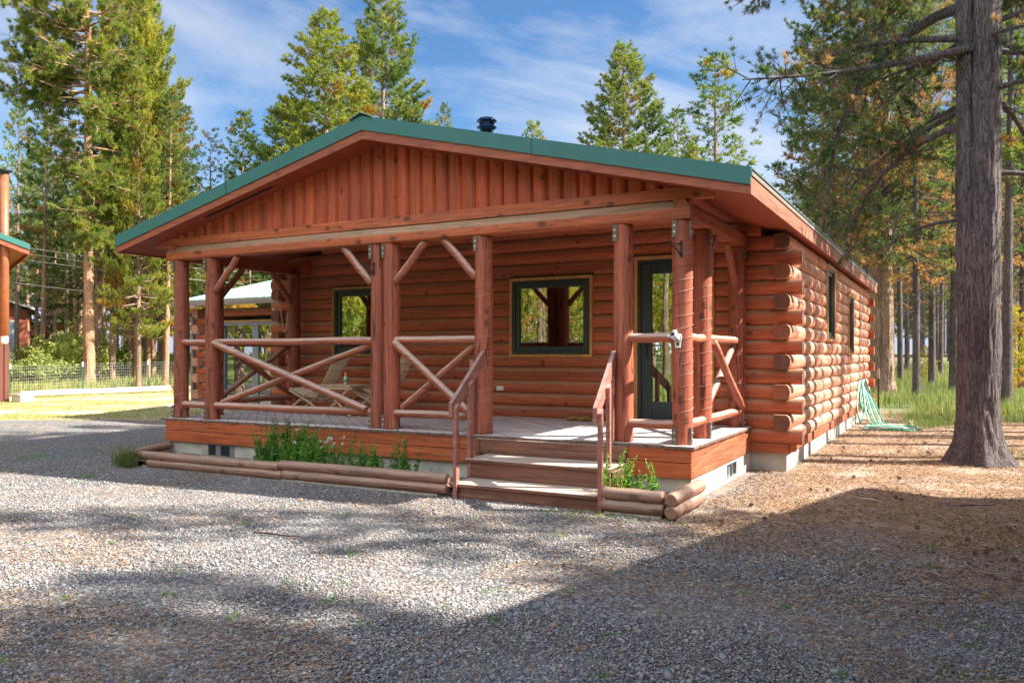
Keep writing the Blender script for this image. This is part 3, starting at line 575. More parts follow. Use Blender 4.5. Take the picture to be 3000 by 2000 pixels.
# ---- gable siding: round-faced planks, their tops follow the roof
rng = random.Random(11); mb = MB(); w_ = 0.1765; x = XC+0.02-w_*30
yf = 0.13
while x < XC+XE:
    x1 = x+w_-0.004; pts = []
    d = rng.uniform(-0.003, 0.003)
    for i in range(9):
        t = i/8; xx = x+(x1-x)*t; pts.append((xx, yf+d-0.036*(1-abs(2*t-1)**2.2)**0.6))
    pts += [(x1, yf+0.06), (x, yf+0.06)]
    if zs(min(max(x, XC-XE), XC+XE)) > 3.045 or zs(x1) > 3.045:
        n = len(pts); vs_ = [(a_, b_, 3.03) for a_, b_ in pts] + [(a_, b_, max(3.031, zs(a_)-0.002)) for a_, b_ in pts]
        mb.add(vs_, [(k, (k+1) % n, n+(k+1) % n, n+k) for k in range(n)]+[tuple(reversed(range(n))), tuple(range(n, 2*n))])
    x += w_
gab = mb.build('gable_siding', 'siding', cabin)
mb = MB(); zb0, zb1 = 2.918, 3.032
def clip(x, z): return min(z, zs(x)-0.002)
seg = [-0.27, 0.08, 3.16, 3.162, 7.16, 7.5]
mb.slab([(-0.30, 2.918), (3.16, 2.918), (3.16, zb1), (0.055, zb1), (-0.30, clip(-0.30, zb1))], 'y', 0.085, 0.19)
mb.slab([(3.163, 2.918), (7.5, 2.918), (7.5, clip(7.5, zb1)), (7.18, zb1), (3.163, zb1)], 'y', 0.083, 0.19)
mb.build('ledger_board', 'beam_x', cabin)
# beams
def beamprof(front, out, za, zb, thick=0.17):
    pr_ = []; n = 14
    for i in range(n+1):
        t = i/n; z = za+(zb-za)*t; dpt = 0.0 if t < 0.45 else 0.055*((t-0.45)/0.55)**1.7
        if t < 0.12: dpt = 0.02*((0.12-t)/0.12)**2
        pr_.append((front-out*dpt, z))
    return pr_+[(front-out*thick, zb), (front-out*thick, za)]
mb = MB(); mb.slab(beamprof(0.05, -1, 2.728, 2.915), 'x', -0.05, 3.498); mb.slab(beamprof(0.052, -1, 2.728, 2.915), 'x', 3.5, 7.275); mb.build('beam', 'beam_x', cabin)
mb = MB(); mb.slab(beamprof(7.29, 1, 2.729, 2.916), 'y', 0.055, 2.62); mb.build('beam', 'beam_y', cabin)
mb = MB(); mb.slab(beamprof(-0.055, -1, 2.729, 2.916), 'y', 0.06, 2.62); mb.build('beam', 'beam_y', cabin)
mb = MB(); mb.slab([(2.50, 2.728), (2.50, 2.93), (2.40, 2.93), (2.40, 2.728)], 'x', 0.12, 0.32); mb.build('beam_block', 'beam_x', cabin)

# ---- deck of diagonal boards
mb = MB(); bm_all = MB(); pitch = 0.118; wd = 0.112; rng = random.Random(4)
X0, X1, Y0_, Y1_ = -0.075, 7.345, -0.005, 2.50
cdir = Vector((1, -1, 0)).normalized(); ndir = Vector((1, 1, 0)).normalized()
s = (X0+Y0_)/math.sqrt(2)-0.1
while s < (X1+Y1_)/math.sqrt(2)+0.1:
    bm = bmesh.new(); bmesh.ops.create_cube(bm, size=1); zt_ = ZD+rng.uniform(-0.0012, 0.0012)
    for v in bm.verts:
        p = ndir*(s+v.co.x*wd)+cdir*(3+v.co.y*14); v.co = Vector((p.x, p.y, zt_-0.014+v.co.z*0.028))
    jx = rng.uniform(-0.012, 0.004)
    for co, no in (((X0+jx*0.3, 0, 0), (-1, 0, 0)), ((X1-jx*0.3, 0, 0), (1, 0, 0)), ((0, Y0_+jx, 0), (0, -1, 0)), ((0, Y1_, 0), (0, 1, 0))):
        ge = bm.verts[:]+bm.edges[:]+bm.faces[:]
        if not ge: break
        r_ = bmesh.ops.bisect_plane(bm, geom=ge, plane_co=co, plane_no=no, clear_outer=True)
        ed = [e for e in r_['geom_cut'] if isinstance(e, bmesh.types.BMEdge)]
        if ed: bmesh.ops.holes_fill(bm, edges=bm.edges[:])
    if len(bm.verts): mb.addbm(bm)
    else: bm.free()
    s += pitch
dk_ = mb.build('deck', ['deck', 'deck_end'], cabin)
for p_ in dk_.data.polygons: p_.material_index = 0 if abs(p_.normal.z) > 0.5 else 1
mb = MB(); rng = random.Random(8)
for bx_ in ((0.0, 3.30, 0.0, 0.035, 0.415, 0.541), (3.308, 4.74, 0.0, 0.035, 0.415, 0.541), (4.748, 7.318, 0.001, 0.035, 0.415, 0.541), (0.0, 4.96, -0.002, 0.035, 0.266, 0.408), (4.968, 7.318, -0.003, 0.035, 0.266, 0.408)):
    MB().box(*bx_, 0.002).build('skirt_board', 'skirt', cabin)
M['skirt_y'] = wood('skirt_wood_y', (0.22, 0.065, 0.03), (0.42, 0.14, 0.06), 'y', 0.2, (0.4, 0.27, 0.2), board=0.145, off=0.266, knots=0.3, peel=0.25)
mb = MB(); mb.box(7.283, 7.32, 0.036, 2.53, 0.412, 0.541, 0.002); mb.build('skirt_board', 'skirt_y', cabin)
MB().box(7.283, 7.322, 0.036, 2.53, 0.266, 0.409, 0.002).build('skirt_board', 'skirt_y', cabin); MB().box(0.0, 0.035, 0.036, 2.53, 0.266, 0.541).build('skirt_board', 'skirt_y', cabin)

# ---- posts with steel straps
PR = 0.098; YP = 0.17; XR, XL_ = 7.18, 0.13
POSTS = [(0.115, YP, 'b'), (0.73, YP, 'b'), (3.512, YP, 'b'), (3.706, YP, 'b'), (4.955, YP, 't'), (6.575, YP, 't'), (XR, YP, 'c'), (XR, 0.863, 's'), (XR, 2.39, 's'), (XL_, 0.76, 'n'), (XL_, 2.33, 'n')]
for i, (px_, py_, st) in enumerate(POSTS):
    mb = MB(); r = PR if i != 2 else 0.09
    mb.log((px_, py_, ZD+0.0005), (px_, py_, 2.7275), r, 20, 10, 0.035, False, seed=i*7+1); po = mb.build('post', 'post', cabin)
    pl = []
    if st in 'bct': pl.append(('f', 2.56))
    if st in 'bc': pl.append(('f', ZD+0.005))
    if st in 'cs': pl.append(('r', 2.56))
    if st in 'cs': pl.append(('r', ZD+0.005))
    for side, z in pl:
        mb = MB(); bo = []
        if side == 'f':
            mb.box(px_-0.075, px_-0.025, py_-r-0.004, py_-r+0.035, z, z+0.165, 0.0)
            for zz_ in (0.05, 0.11): bo.append([(px_-0.05, py_-r-0.004, z+zz_), (px_-0.05, py_-r-0.013, z+zz_)])
        else:
            mb.box(px_+r-0.035, px_+r+0.004, py_-0.055, py_-0.005, z, z+0.165, 0.0)
            for zz_ in (0.05, 0.11): bo.append([(px_+r+0.004, py_-0.03, z+zz_), (px_+r+0.013, py_-0.03, z+zz_)])
        b_ = mb.build('bracket', 'steel', po)
        for q_ in bo: MB().tube(q_, 0.011, 8).build('bolt', 'bolt', po)
# thin wire of a string of lights wound up some of the posts
for i_ in (0, 4, 6, 7, 8):
    px_, py_, st = POSTS[i_]; pts = []; po = [o for o in bpy.data.objects if o.name.split('.')[0] == 'post' and o.parent == cabin][i_]
    for k in range(17*16):
        a_ = k/16*2*math.pi+i_; pts.append((px_+(PR+0.005)*math.cos(a_), py_+(PR+0.005)*math.sin(a_), 0.68+k/16*0.115+0.008*math.sin(a_*0.7)))
    MB().tube(pts, 0.0022, 4, False, False).build('light_wire', 'rail_x', po)
ZT_, ZB_ = 1.60, 0.757; RR = 0.046
def rail(p0, p1, mat, name='rail', r=RR, seed=0): MB().log(p0, p1, r, 14, 10, 0.06, True, seed).build(name, mat, cabin)
for z in (ZT_, ZB_):
    rail((0.115+0.05, YP-0.02, z), (0.73-0.05, YP-0.02, z), 'rail_x', seed=1)
    rail((0.73+0.06, YP-0.02, z), (3.512-0.06, YP-0.02, z), 'rail_x', seed=2)
    rail((3.706+0.06, YP-0.02, z), (4.955-0.06, YP-0.02, z), 'rail_x', seed=3)
    rail((6.575+0.05, YP-0.02, z), (XR-0.05, YP-0.02, z), 'rail_x', seed=4)
    rail((XR+0.02, YP+0.06, z), (XR+0.02, 0.863-0.04, z), 'rail_y', seed=5)
    rail((XR+0.02, 0.863+0.05, z), (XR+0.02, 2.39-0.05, z), 'rail_y', seed=6)
    rail((XL_, YP+0.06, z), (XL_, 0.76-0.05, z), 'rail_y', seed=7)
    rail((XL_, 0.76+0.05, z), (XL_, 2.33-0.05, z), 'rail_y', seed=8)
B = 'brace'
rail((0.83, YP-0.085, ZT_-0.01), (3.40, YP-0.085, ZB_+0.03), 'rail_x', B, 0.044, 11); rail((0.86, YP+0.03, ZB_+0.03), (3.42, YP+0.03, ZT_-0.04), 'rail_x', B, 0.042, 12)
rail((3.80, YP-0.085, ZT_-0.02), (4.84, YP-0.085, ZB_+0.03), 'rail_x', B, 0.044, 13); rail((3.83, YP+0.03, ZB_+0.05), (4.86, YP+0.03, ZT_-0.04), 'rail_x', B, 0.042, 14)
rail((XR+0.085, 0.97, ZT_-0.03), (XR+0.085, 2.30, ZB_+0.05), 'rail_y', B, 0.042, 15); rail((XR-0.02, 0.97, ZB_+0.05), (XR-0.02, 2.30, ZT_-0.05), 'rail_y', B, 0.04, 16)
rail((XL_+0.02, 0.87, ZT_-0.03), (XL_+0.02, 2.24, ZB_+0.05), 'rail_y', B, 0.042, 17); rail((XL_-0.07, 0.87, ZB_+0.05), (XL_-0.07, 2.24, ZT_-0.05), 'rail_y', B, 0.04, 18)
def knee(x, y, dx, dy, mat):
    n = math.hypot(dx, dy); ux, uy = dx/n, dy/n
    MB().log((x+ux*0.075, y+uy*0.075, 2.27), (x+ux*0.50, y+uy*0.50, 2.72), 0.043, 14, 6, 0.05, True, int(x*10)+3).build('knee_brace', mat, cabin)
knee(0.73, YP-0.03, 1, 0, 'rail_x'); knee(3.512, YP-0.03, -1, 0, 'rail_x'); knee(3.706, YP-0.03, 1, 0, 'rail_x'); knee(4.955, YP-0.03, -1, 0, 'rail_x')
knee(XR, 0.863, 0, 1, 'rail_y'); knee(XR, 2.39, 0, -1, 'rail_y'); knee(XL_, 0.76, 0, 1, 'rail_y'); knee(XL_, 2.33, 0, -1, 'rail_y')

# ---- steps and hand rails
MB().box(5.165, 6.705, -0.83, -0.43, 0.150, 0.188, 0.006).build('tread', 'step', cabin)
MB().box(5.115, 6.69, -0.49, -0.018, 0.345, 0.383, 0.006).build('tread', 'step', cabin)
MB().box(5.175, 6.70, -0.80, -0.765, 0.0, 0.149, 0.002).build('riser', 'step', cabin)
MB().box(5.15, 6.68, -0.462, -0.428, 0.189, 0.344, 0.002).build('riser', 'step', cabin)
MB().box(5.03, 6.68, -0.040, -0.006, 0.384, 0.541, 0.002).build('riser', 'step', cabin)
MB().box(4.985, 5.028, -0.048, -0.006, 0.30, 0.541, 0.002).build('corner_post', 'step', cabin)
for x0 in (5.155, 6.63):
    mb = MB(); mb.slab([(-0.763, 0.0), (-0.006, 0.0), (-0.006, 0.343), (-0.426, 0.343), (-0.426, 0.149), (-0.763, 0.149)], 'x', x0+0.03, x0+0.068); mb.build('stringer', 'step', cabin)
for sx, xa, xb in ((0, 5.225, 5.045), (1, 6.735, 6.555)):
    def zr_(y): return 0.965+(y+0.87)*(1.475-0.965)/0.92
    def shear(mb):
        mb.v = [(p[0]+(xb-xa)*(p[1]+0.85)/0.9, p[1], p[2]) for p in mb.v]; return mb
    mb = MB(); y0, y1 = -0.87, 0.05
    mb.slab([(y0, zr_(y0)), (y0, zr_(y0)-0.135), (y0+0.03, zr_(y0)-0.135), (y1, zr_(y1)-0.15), (y1, zr_(y1))], 'x', xa-0.055, xa-0.015); shear(mb).build('handrail', 'hand', cabin)
    for (yy, zb_) in ((-0.835, -0.02), (-0.45, -0.02)):
        mb = MB(); zt_ = zr_(yy)-0.03; mb.slab([(yy-0.018, zb_), (yy+0.06, zb_), (yy+0.06, zt_+0.0), (yy-0.018, zt_-0.04)], 'x', xa-0.0145, xa+0.026); shear(mb).build('baluster', 'hand', cabin)
    xx = 4.86 if sx == 0 else 6.477
    MB().box(xx, xx+0.05, YP-0.145, YP-0.08, ZD+0.001, 1.38, 0.003).build('baluster', 'hand', cabin)

# ================================================================== THE LOG WING BEHIND, LEFT
wing = empty('log_wing', (-2.8, 5.0, GZ), 'low log wing with a pale green metal roof and grey sliding door behind the porch', 'building')
rng = random.Random(21); mb = MB(); AZ0 = 0.30; DO = (-4.44, -2.55, 0.2, 2.14)
for k in range(12):
    z0 = AZ0+k*CH; a_ = -5.35 if k % 2 == 0 else -5.02
    pcs = [(a_, -0.46)] if z0 >= DO[3]-0.02 else [(a_, DO[0]), (DO[1], -0.46)]
    for p, q in pcs: mb.slab(dprof(5.0, -1, z0, z0+CH, z0, 0.048), 'x', p, q)
mb.build('front_wall', 'log_x', wing)
mb = MB()
for k in range(12):
    z0 = AZ0+k*CH
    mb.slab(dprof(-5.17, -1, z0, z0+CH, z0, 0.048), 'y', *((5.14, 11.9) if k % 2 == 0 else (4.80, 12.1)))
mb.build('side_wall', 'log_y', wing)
MB().box(-5.17, -0.45, 5.02, 11.9, -0.3, 0.298).build('foundation', 'concrete', wing)
mb = MB()
for (y0, y1) in ((4.55, 8.45),):
    z0, z1 = 2.60, 2.60+0.24*3.9
    mb.add([(-5.36, y0, z0), (-0.47, y0, z0), (-0.47, y1, z1), (-5.36, y1, z1), (-5.36, y0, z0-0.09), (-0.47, y0, z0-0.09), (-0.47, y1, z1-0.09), (-5.36, y1, z1-0.09)], [(0,1,2,3),(7,6,5,4),(0,4,5,1),(1,5,6,2),(2,6,7,3),(3,7,4,0)])
    y2 = 12.3
    mb.add([(-5.36, y1, z1), (-0.47, y1, z1), (-0.47, y2, z0), (-5.36, y2, z0), (-5.36, y1, z1-0.09), (-0.47, y1, z1-0.09), (-0.47, y2, z0-0.09), (-5.36, y2, z0-0.09)], [(0,1,2,3),(7,6,5,4),(0,4,5,1),(1,5,6,2),(2,6,7,3),(3,7,4,0)])
    x = -5.3
    while x < -0.5:
        mb.add([(x-0.02, y0, z0), (x, y0, z0+0.02), (x+0.02, y0, z0), (x-0.02, y1, z1), (x, y1, z1+0.02), (x+0.02, y1, z1)], [(0, 1, 4, 3), (1, 2, 5, 4), (0, 2, 1)]); x += 0.229
mb.build('roof', 'paleroof', wing)
mb = MB(); mb.slab([(4.55, 2.595), (4.44, 2.595), (4.44, 2.54), (4.47, 2.475), (4.55, 2.475)], 'x', -5.42, -0.5); gt = mb.build('gutter', 'gutter', wing)
mb = MB(); mb.box(-5.40, -5.365, 4.56, 8.45, 2.40, 2.5); 
mb = MB(); mb.tube([(-5.30, 4.50, 2.47), (-5.30, 4.62, 2.38), (-5.31, 4.86, 2.30), (-5.31, 4.9, 2.2), (-5.31, 4.9, 0.42), (-5.34, 4.88, 0.32), (-5.46, 4.78, 0.22), (-5.52, 4.72, 0.2)], 0.038, 8); mb.build('downspout', 'grey', wing)
fr = MB(); fr.box(-4.44, -4.38, 4.93, 5.05, 0.3, 2.13); fr.box(-2.6, -2.55, 4.93, 5.05, 0.3, 2.13); fr.box(-4.379, -2.601, 4.932, 5.05, 2.06, 2.13); fr.box(-4.379, -2.601, 4.932, 5.05, 0.3, 0.36); fr.box(-3.53, -3.37, 4.94, 5.04, 0.361, 2.059)
sd_ = fr.build('sliding_door', 'grey', wing)
MB().box(-4.378, -3.531, 4.985, 4.987, 0.361, 2.059).build('pane', 'glass', sd_); MB().box(-3.369, -2.602, 4.965, 4.967, 0.361, 2.059).build('pane', 'glass', sd_)
mb = MB(); mb.box(-4.48, -4.441, 4.915, 5.0, 0.3, 2.17); mb.box(-4.44, -2.5, 4.915, 5.0, 2.131, 2.17); mb.build('trim', 'trim', sd_)
MB().box(-5.0, -0.6, 6.2, 6.3, 0.3, 2.4).build('inner_wall', 'interior', wing)

# ================================================================== THINGS ON THE PORCH
def folding_chair(x, y, ang, label):
    e = empty('folding_chair', (x, y, ZD), label, 'chair', 'folding slat chairs on the porch'); e.rotation_euler = (0, 0, ang); e['_o'] = (0, 0, 0)
    rng = random.Random(2); nb = 8; W = 0.52
    mb = MB()
    for i in range(nb):                                       # back: slats fanned, leaning away
        yy = -W/2+W*(i+0.5)/nb; t = yy*1.12; dx = rng.uniform(-0.006, 0.006)
        mb.tube([(-0.03+dx, yy*0.9, 0.20), (-0.20, yy, 0.48), (-0.40, t, 0.835+rng.uniform(-0.006, 0.006))], 0.0135, 4, smooth=False)
    mb.build('backrest', 'chair', e)
    mb = MB()
    for i in range(nb-1):
        yy = -W/2+W*(i+1)/nb; mb.tube([(-0.16, yy*0.86, 0.205), (0.12, yy*0.92, 0.25), (0.36, yy, 0.37+rng.uniform(-0.004, 0.004))], 0.013, 4, smooth=False)
    mb.build('seat', 'chair', e)
    for s in (-1, 1):
        MB().tube([(-0.22, s*0.29, 0.0), (0.02, s*0.285, 0.18), (0.33, s*0.275, 0.345)], 0.017, 4, smooth=False).build('leg', 'chair', e)
        MB().tube([(0.42, s*0.25, 0.0), (0.15, s*0.255, 0.22), (-0.12, s*0.26, 0.42)], 0.017, 4, smooth=False).build('leg', 'chair', e)
    return e
folding_chair(1.16, 1.75, math.pi+0.28, 'wooden slat folding chair left of the small table')
folding_chair(2.32, 1.80, math.pi+0.28, 'wooden slat folding chair half hidden behind the paired middle porch posts')
tb = empty('side_table', (1.93, 1.42, ZD), 'small folding slat side table between the two porch chairs', 'table'); tb['_o'] = (0, 0, 0)
mb = MB()
for i in range(7): mb.box(-0.30+i*0.087, -0.222+i*0.087, -0.22, 0.22, 0.425, 0.445, 0.002)
mb.box(-0.30, 0.30, -0.20, -0.175, 0.385, 0.4245); mb.box(-0.30, 0.30, 0.175, 0.20, 0.385, 0.4245); mb.build('table_top', 'chair', tb)
for yy in (-0.16, 0.16):
    for s in (-1, 1): MB().tube([(s*0.24, yy+s*0.012, 0.005), (-s*0.22, yy+s*0.012, 0.39)], 0.016, 4, smooth=False).build('leg', 'chair', tb)
e = empty('spray_bottle', (1.96, 1.42, ZD+0.446), 'small pale green bottle with an orange cap on the side table', 'bottle'); e['_o'] = (0, 0, 0)
mb = MB(); lathe(mb, 0, 0, [(0.001, 0), (0.025, 0.001), (0.026, 0.01), (0.026, 0.1), (0.02, 0.115), (0.014, 0.12)]); bo = mb.build('body', plain('pale_bottle', (0.45, 0.68, 0.58), 0.35), e)
mb = MB(); lathe(mb, 0, 0, [(0.0265, 0.03), (0.0268, 0.031), (0.0268, 0.07), (0.0265, 0.071)]); mb.build('label_band', plain('green_label', (0.08, 0.42, 0.14), 0.5, 0, 0.4, 60), bo)
mb = MB(); lathe(mb, 0, 0, [(0.019, 0.117), (0.02, 0.145), (0.016, 0.152), (0.014, 0.172), (0.001, 0.174)]); mb.build('cap', plain('orange_cap', (0.85, 0.22, 0.03), 0.4), e)
rugv = MB()
for i in range(40):
    x0 = 0.75+i*0.0395
    rugv.slab([(1.50+0.008*math.sin(i*1.7), ZD+0.003), (2.38, ZD+0.003), (2.38, ZD+0.014), (1.50+0.008*math.sin(i*1.7), ZD+0.016+0.004*math.sin(i))], 'x', x0, x0+0.0393)
tag(rugv.build('rug', 'rug'), 'dark red rug lying under the folding chairs', 'rug')
mb = MB()
for cx_ in (5.08, 5.24):                                       # knotted rope mat: two thick loops
    for rr in (0.045, 0.085):
        mb.tube([(cx_+rr*math.cos(t)*0.95, 2.30+rr*math.sin(t)*1.1, ZD+0.03+0.012*math.sin(3*t+cx_)) for t in [i*2*math.pi/16 for i in range(17)]], 0.026, 8, False, jit=0.5)
tag(mb.build('rope_doormat', 'coir'), 'coarse brown coir rope mat on the deck below the larger window', 'doormat')
e = empty('flag_bracket', (7.165, YP-PR, 1.50), 'white cast metal flagpole bracket on the front corner post', 'bracket'); e['_o'] = (0, 0, 0)
mb = MB(); mb.slab([(-0.022, 0.0), (0.022, 0.0), (0.04, 0.105), (0.028, 0.135), (-0.02, 0.14), (-0.035, 0.10)], 'y', -0.012, 0.004); mb.build('plate', 'castmetal', e)
mb = MB(); mb.tube([(-0.005, -0.005, 0.085), (-0.03, -0.075, 0.125)], [0.034, 0.031], 14); mb.tube([(-0.02, -0.03, 0.11), (-0.03, -0.02, 0.165)], 0.026, 12); so = mb.build('socket', 'castmetal', e)
MB().tube([(-0.031, -0.0755, 0.1255), (-0.0315, -0.077, 0.126)], 0.022, 12).build('bore', 'iron', so)
MB().tube([(-0.05, -0.055, 0.11), (-0.085, -0.065, 0.115)], [0.008, 0.017], 8).build('wing_screw', 'castmetal', e)
mb = MB(); mb.box(-0.012, 0.012, -0.016, -0.0125, 0.025, 0.05); mb.build('bolt_recess', 'iron', e)
def hook(x, y, z, label):
    e = empty('plant_hook', (x, y, z), label, 'hook', 'plant hooks'); e['_o'] = (0, 0, 0)
    MB().box(-0.012, 0.012, -0.004, 0.004, -0.08, 0.08).build('back_plate', 'iron', e)
    MB().tube([(0, -0.005, -0.06), (-0.04, -0.04, 0.0), (-0.085, -0.08, 0.045), (-0.10, -0.095, 0.075), (-0.09, -0.088, 0.09)], 0.007, 6).build('arm', 'iron', e)
    MB().tube([(0, -0.004, 0.05), (-0.085, -0.08, 0.05)], 0.005, 6).build('stay', 'iron', e)
hook(7.20, YP-PR-0.004, 2.44, 'black iron plant hook near the top of the front corner post')
hook(3.51, YP-0.09-0.004, 2.44, 'black iron plant hook near the top of the paired middle posts')
mb = MB(); mb.tube([(-0.28, 2.29, 2.17), (-0.22, 2.285, 2.175), (-0.12, 2.28, 2.165), (-0.08, 2.275, 2.0), (-0.05, 2.27, 1.85), (0.0, 2.26, 1.78), (0.04, 2.25, 1.86), (0.06, 2.25, 2.02), (0.05, 2.25, 2.10)], 0.006, 6, False)
mb.tube([(-0.29, 2.285, 2.175), (-0.23, 2.28, 2.18)], 0.02, 8)
tag(mb.build('hanging_cord', 'white'), 'thin white cord looped between the log ends and the rear left porch post', 'cord')

# ================================================================== PLANTER EDGING, HERBS
pl = empty('log_edging', (3.6, -0.85, GZ), 'low planter edging of paired weathered poles left of the porch steps', 'edging')
for (a_, b_, z, s_) in ((0.55, 2.90, 0.185, 1), (2.91, 5.12, 0.212, 2), (0.70, 2.95, 0.095, 3), (2.955, 5.12, 0.112, 4)):
    MB().log((a_, -0.80, z), (b_, -0.80, z+0.006), 0.054, 16, 12, 0.07, True, s_).build('pole', 'edge_log', pl)
MB().log((0.45, -0.93, 0.195), (0.06, 0.02, 0.20), 0.05, 14, 8, 0.07, True, 5).build('pole', 'edge_log_y', pl)
MB().log((0.45, -0.93, 0.095), (0.06, 0.02, 0.10), 0.05, 14, 8, 0.07, True, 6).build('pole', 'edge_log_y', pl)
MB().box(0.6, 5.0, -0.82, -0.78, -0.02, 0.062).build('base_board', 'greylog', pl)
pl2 = empty('log_edging', (7.0, -0.85, GZ), 'short planter edging of stacked poles right of the porch steps', 'edging')
for (z, s_) in ((0.225, 7), (0.118, 8)):
    MB().log((6.765, -0.83, z), (7.325, -0.83, z), 0.054, 16, 8, 0.06, True, s_).build('pole', 'edge_log', pl2)
    MB().log((7.41, -0.93, z-0.004), (7.405, -0.03, z-0.004), 0.062, 16, 8, 0.06, True, s_+3).build('pole', 'edge_log_y', pl2)
MB().box(6.78, 7.3, -0.85, -0.81, -0.02, 0.063).build('base_board', 'greylog', pl2)
mb = MB(); nn = 40
def soil(x0, x1, y0, y1, z, name, label):
    vs_ = []; k = 24
    for j in range(7):
        for i in range(k+1):
            xx = x0+(x1-x0)*i/k; yy = y0+(y1-y0)*j/6; vs_.append((xx, yy, z+0.03*noise.noise(Vector((xx*4, yy*5, 2)))))
    me = rawmesh(name, vs_, [(j*(k+1)+i, j*(k+1)+i+1, (j+1)*(k+1)+i+1, (j+1)*(k+1)+i) for j in range(6) for i in range(k)], smooth=True)
    tag(link(name, me, plain(name, (0.20, 0.15, 0.11), 1, 0, 0.4, 20, 0.8)), label, 'soil', kind='structure')
soil(0.30, 5.02, -0.78, 0.05, 0.10, 'planter_soil', 'bare soil in the long planter left of the steps'); soil(6.66, 7.38, -0.8, 0.05, 0.11, 'planter_soil', 'bare soil in the short planter right of the steps')

def blade_cloud(P, D, S, m, wr, spread, rs, tint, up=0.0, flat=0.0):
    """m rhombic blades round each cluster point P, leaning along D; returns vertices, quads, per-vertex tint"""
    n = len(P); P = np.repeat(P, m, 0); D = np.repeat(D, m, 0); S = np.repeat(S, m)[:, None]; T = np.repeat(tint, m)
    d = D + rs.normal(0, spread, P.shape); d[:, 2] += up; d /= np.linalg.norm(d, axis=1)[:, None]+1e-9
    sd2 = np.cross(d, rs.normal(0, 1, P.shape)); sd2 /= np.linalg.norm(sd2, axis=1)[:, None]+1e-9
    ln = S*rs.uniform(0.7, 1.2, (len(P), 1)); w2 = S*wr
    b = P; md = P+d*ln*0.45; tp = P+d*ln
    v = np.stack([b, md+sd2*w2, tp, md-sd2*w2], 1).reshape(-1, 3)
    f = np.arange(len(P)*4).reshape(-1, 4); t = np.repeat(np.clip(T+rs.normal(0, 0.06, len(T)), 0, 1), 4)
    return v, f, t
class Cloud:
    def __init__(s): s.v = []; s.f = []; s.t = []; s.n = 0
    def add(s, v, f, t): s.v.append(v); s.f.append(f+s.n); s.t.append(t); s.n += len(v)
    def mesh(s, name): return rawmesh(name, np.concatenate(s.v), np.concatenate(s.f), np.concatenate(s.t))
def colx(u, Y):
    d = FW + RT*((u-1500)/FPX); t = (Y-CY)/d[1]; return float(CX+t*d[0])
def herb(x, y, h, n, spread, seed, label, z=0.11, leafy=1.0, flowers=0, tb=0.4, leaf=0.05, name='herb'):
    rs = np.random.RandomState(seed); e = empty(name, (x, y, z), label, 'plant', 'weeds in the porch planters'); e['_o'] = (0, 0, 0)
    st = MB(); P = []; D = []; S = []; FP = []
    for i in range(n):
        a_ = rs.uniform(0, 6.28); r0 = spread*math.sqrt(rs.uniform(0, 1)); bx_, by_ = r0*math.cos(a_), r0*math.sin(a_)*0.6
        hh = h*rs.uniform(0.62, 1.05)*(1-0.35*(r0/spread)**2); lean = rs.uniform(0.03, 0.16); la = rs.uniform(0, 6.28)
        pts = [(bx_+math.cos(la)*lean*t*t*hh*2, by_+math.sin(la)*lean*t*t*hh*1.4, hh*t) for t in (0, 0.35, 0.7, 1)]
        st.tube(pts, [0.0045, 0.0038, 0.0028, 0.0015], 4, False, False)
        k = int(hh/0.014*leafy)
        for j in range(k):
            t = rs.uniform(0.06, 1.0); q = np.array(pts[0])*(1-t)+np.array(pts[-1])*t; q = q*1.0; q[0] = bx_+math.cos(la)*lean*t*t*hh*2; q[1] = by_+math.sin(la)*lean*t*t*hh*1.4; q[2] = hh*t
            an = rs.uniform(0, 6.28); P.append(q); D.append((math.cos(an), math.sin(an), 0.5)); S.append(leaf*(1.35-0.95*t))
        if i < flowers: FP.append(pts[-1])
    st.build('stems', plain('stem', (0.16, 0.24, 0.05), 0.7), e)
    c = Cloud(); P = np.array(P); c.add(*blade_cloud(P, np.array(D), np.array(S), 2, 0.17, 0.35, rs, rs.uniform(0, 1, len(P))*0.6+tb*0.5)); link('leaves', c.mesh('leaves'), 'herb', e)
    if FP:
        c = Cloud(); FP = np.array(FP); Q = np.repeat(FP, 5, 0)+rs.normal(0, 0.013, (len(FP)*5, 3)); c.add(*blade_cloud(Q, np.tile((0, 0, 0.3), (len(Q), 1)).astype(float), np.full(len(Q), 0.016), 6, 0.3, 0.8, rs, np.ones(len(Q)))); link('flowers', c.mesh('flowers'), 'petal', e)
YH = -0.42
herb(colx(835, YH), YH, 0.62, 75, 0.42, 1, 'dense bright green clump of feathery weeds, largest plant in the long planter', leafy=1.3, name='leafy_weed', leaf=0.06)
herb(colx(900, YH), YH-0.05, 0.54, 46, 0.34, 2, 'leafy green weed joined to the right side of the largest clump', leafy=1.5, flowers=4, name='leafy_weed', leaf=0.06)
herb(colx(975, YH), YH, 0.50, 16, 0.2, 3, 'sparse weed with small white flower heads beside the dense clump', flowers=9, leafy=0.9, name='white_flowering_weed')
herb(colx(1040, YH), YH, 0.50, 12, 0.16, 4, 'upright green weed right of the white flowered one', leafy=1.3, name='leafy_weed')
herb(colx(1098, YH), YH, 0.40, 18, 0.22, 5, 'low spreading weed between two tall thin ones', leafy=1.4, name='leafy_weed')
herb(colx(1158, YH), YH, 0.54, 6, 0.09, 6, 'tall thin weed, left one of the last two before the steps', leafy=1.3, name='leafy_weed')
herb(colx(1200, YH), YH, 0.60, 6, 0.09, 7, 'tall thin weed nearest the left handrail', leafy=1.3, name='leafy_weed')
herb(colx(1290, YH), YH-0.1, 0.2, 9, 0.2, 8, 'wispy grass blades in the corner beside the steps', leafy=0.25, tb=0.5, name='grass_wisp')
herb(colx(1800, -0.55), -0.55, 0.56, 9, 0.13, 9, 'sunlit tall weed with narrow spikes beside the right handrail', leafy=1.7, tb=1.0, name='leafy_weed')
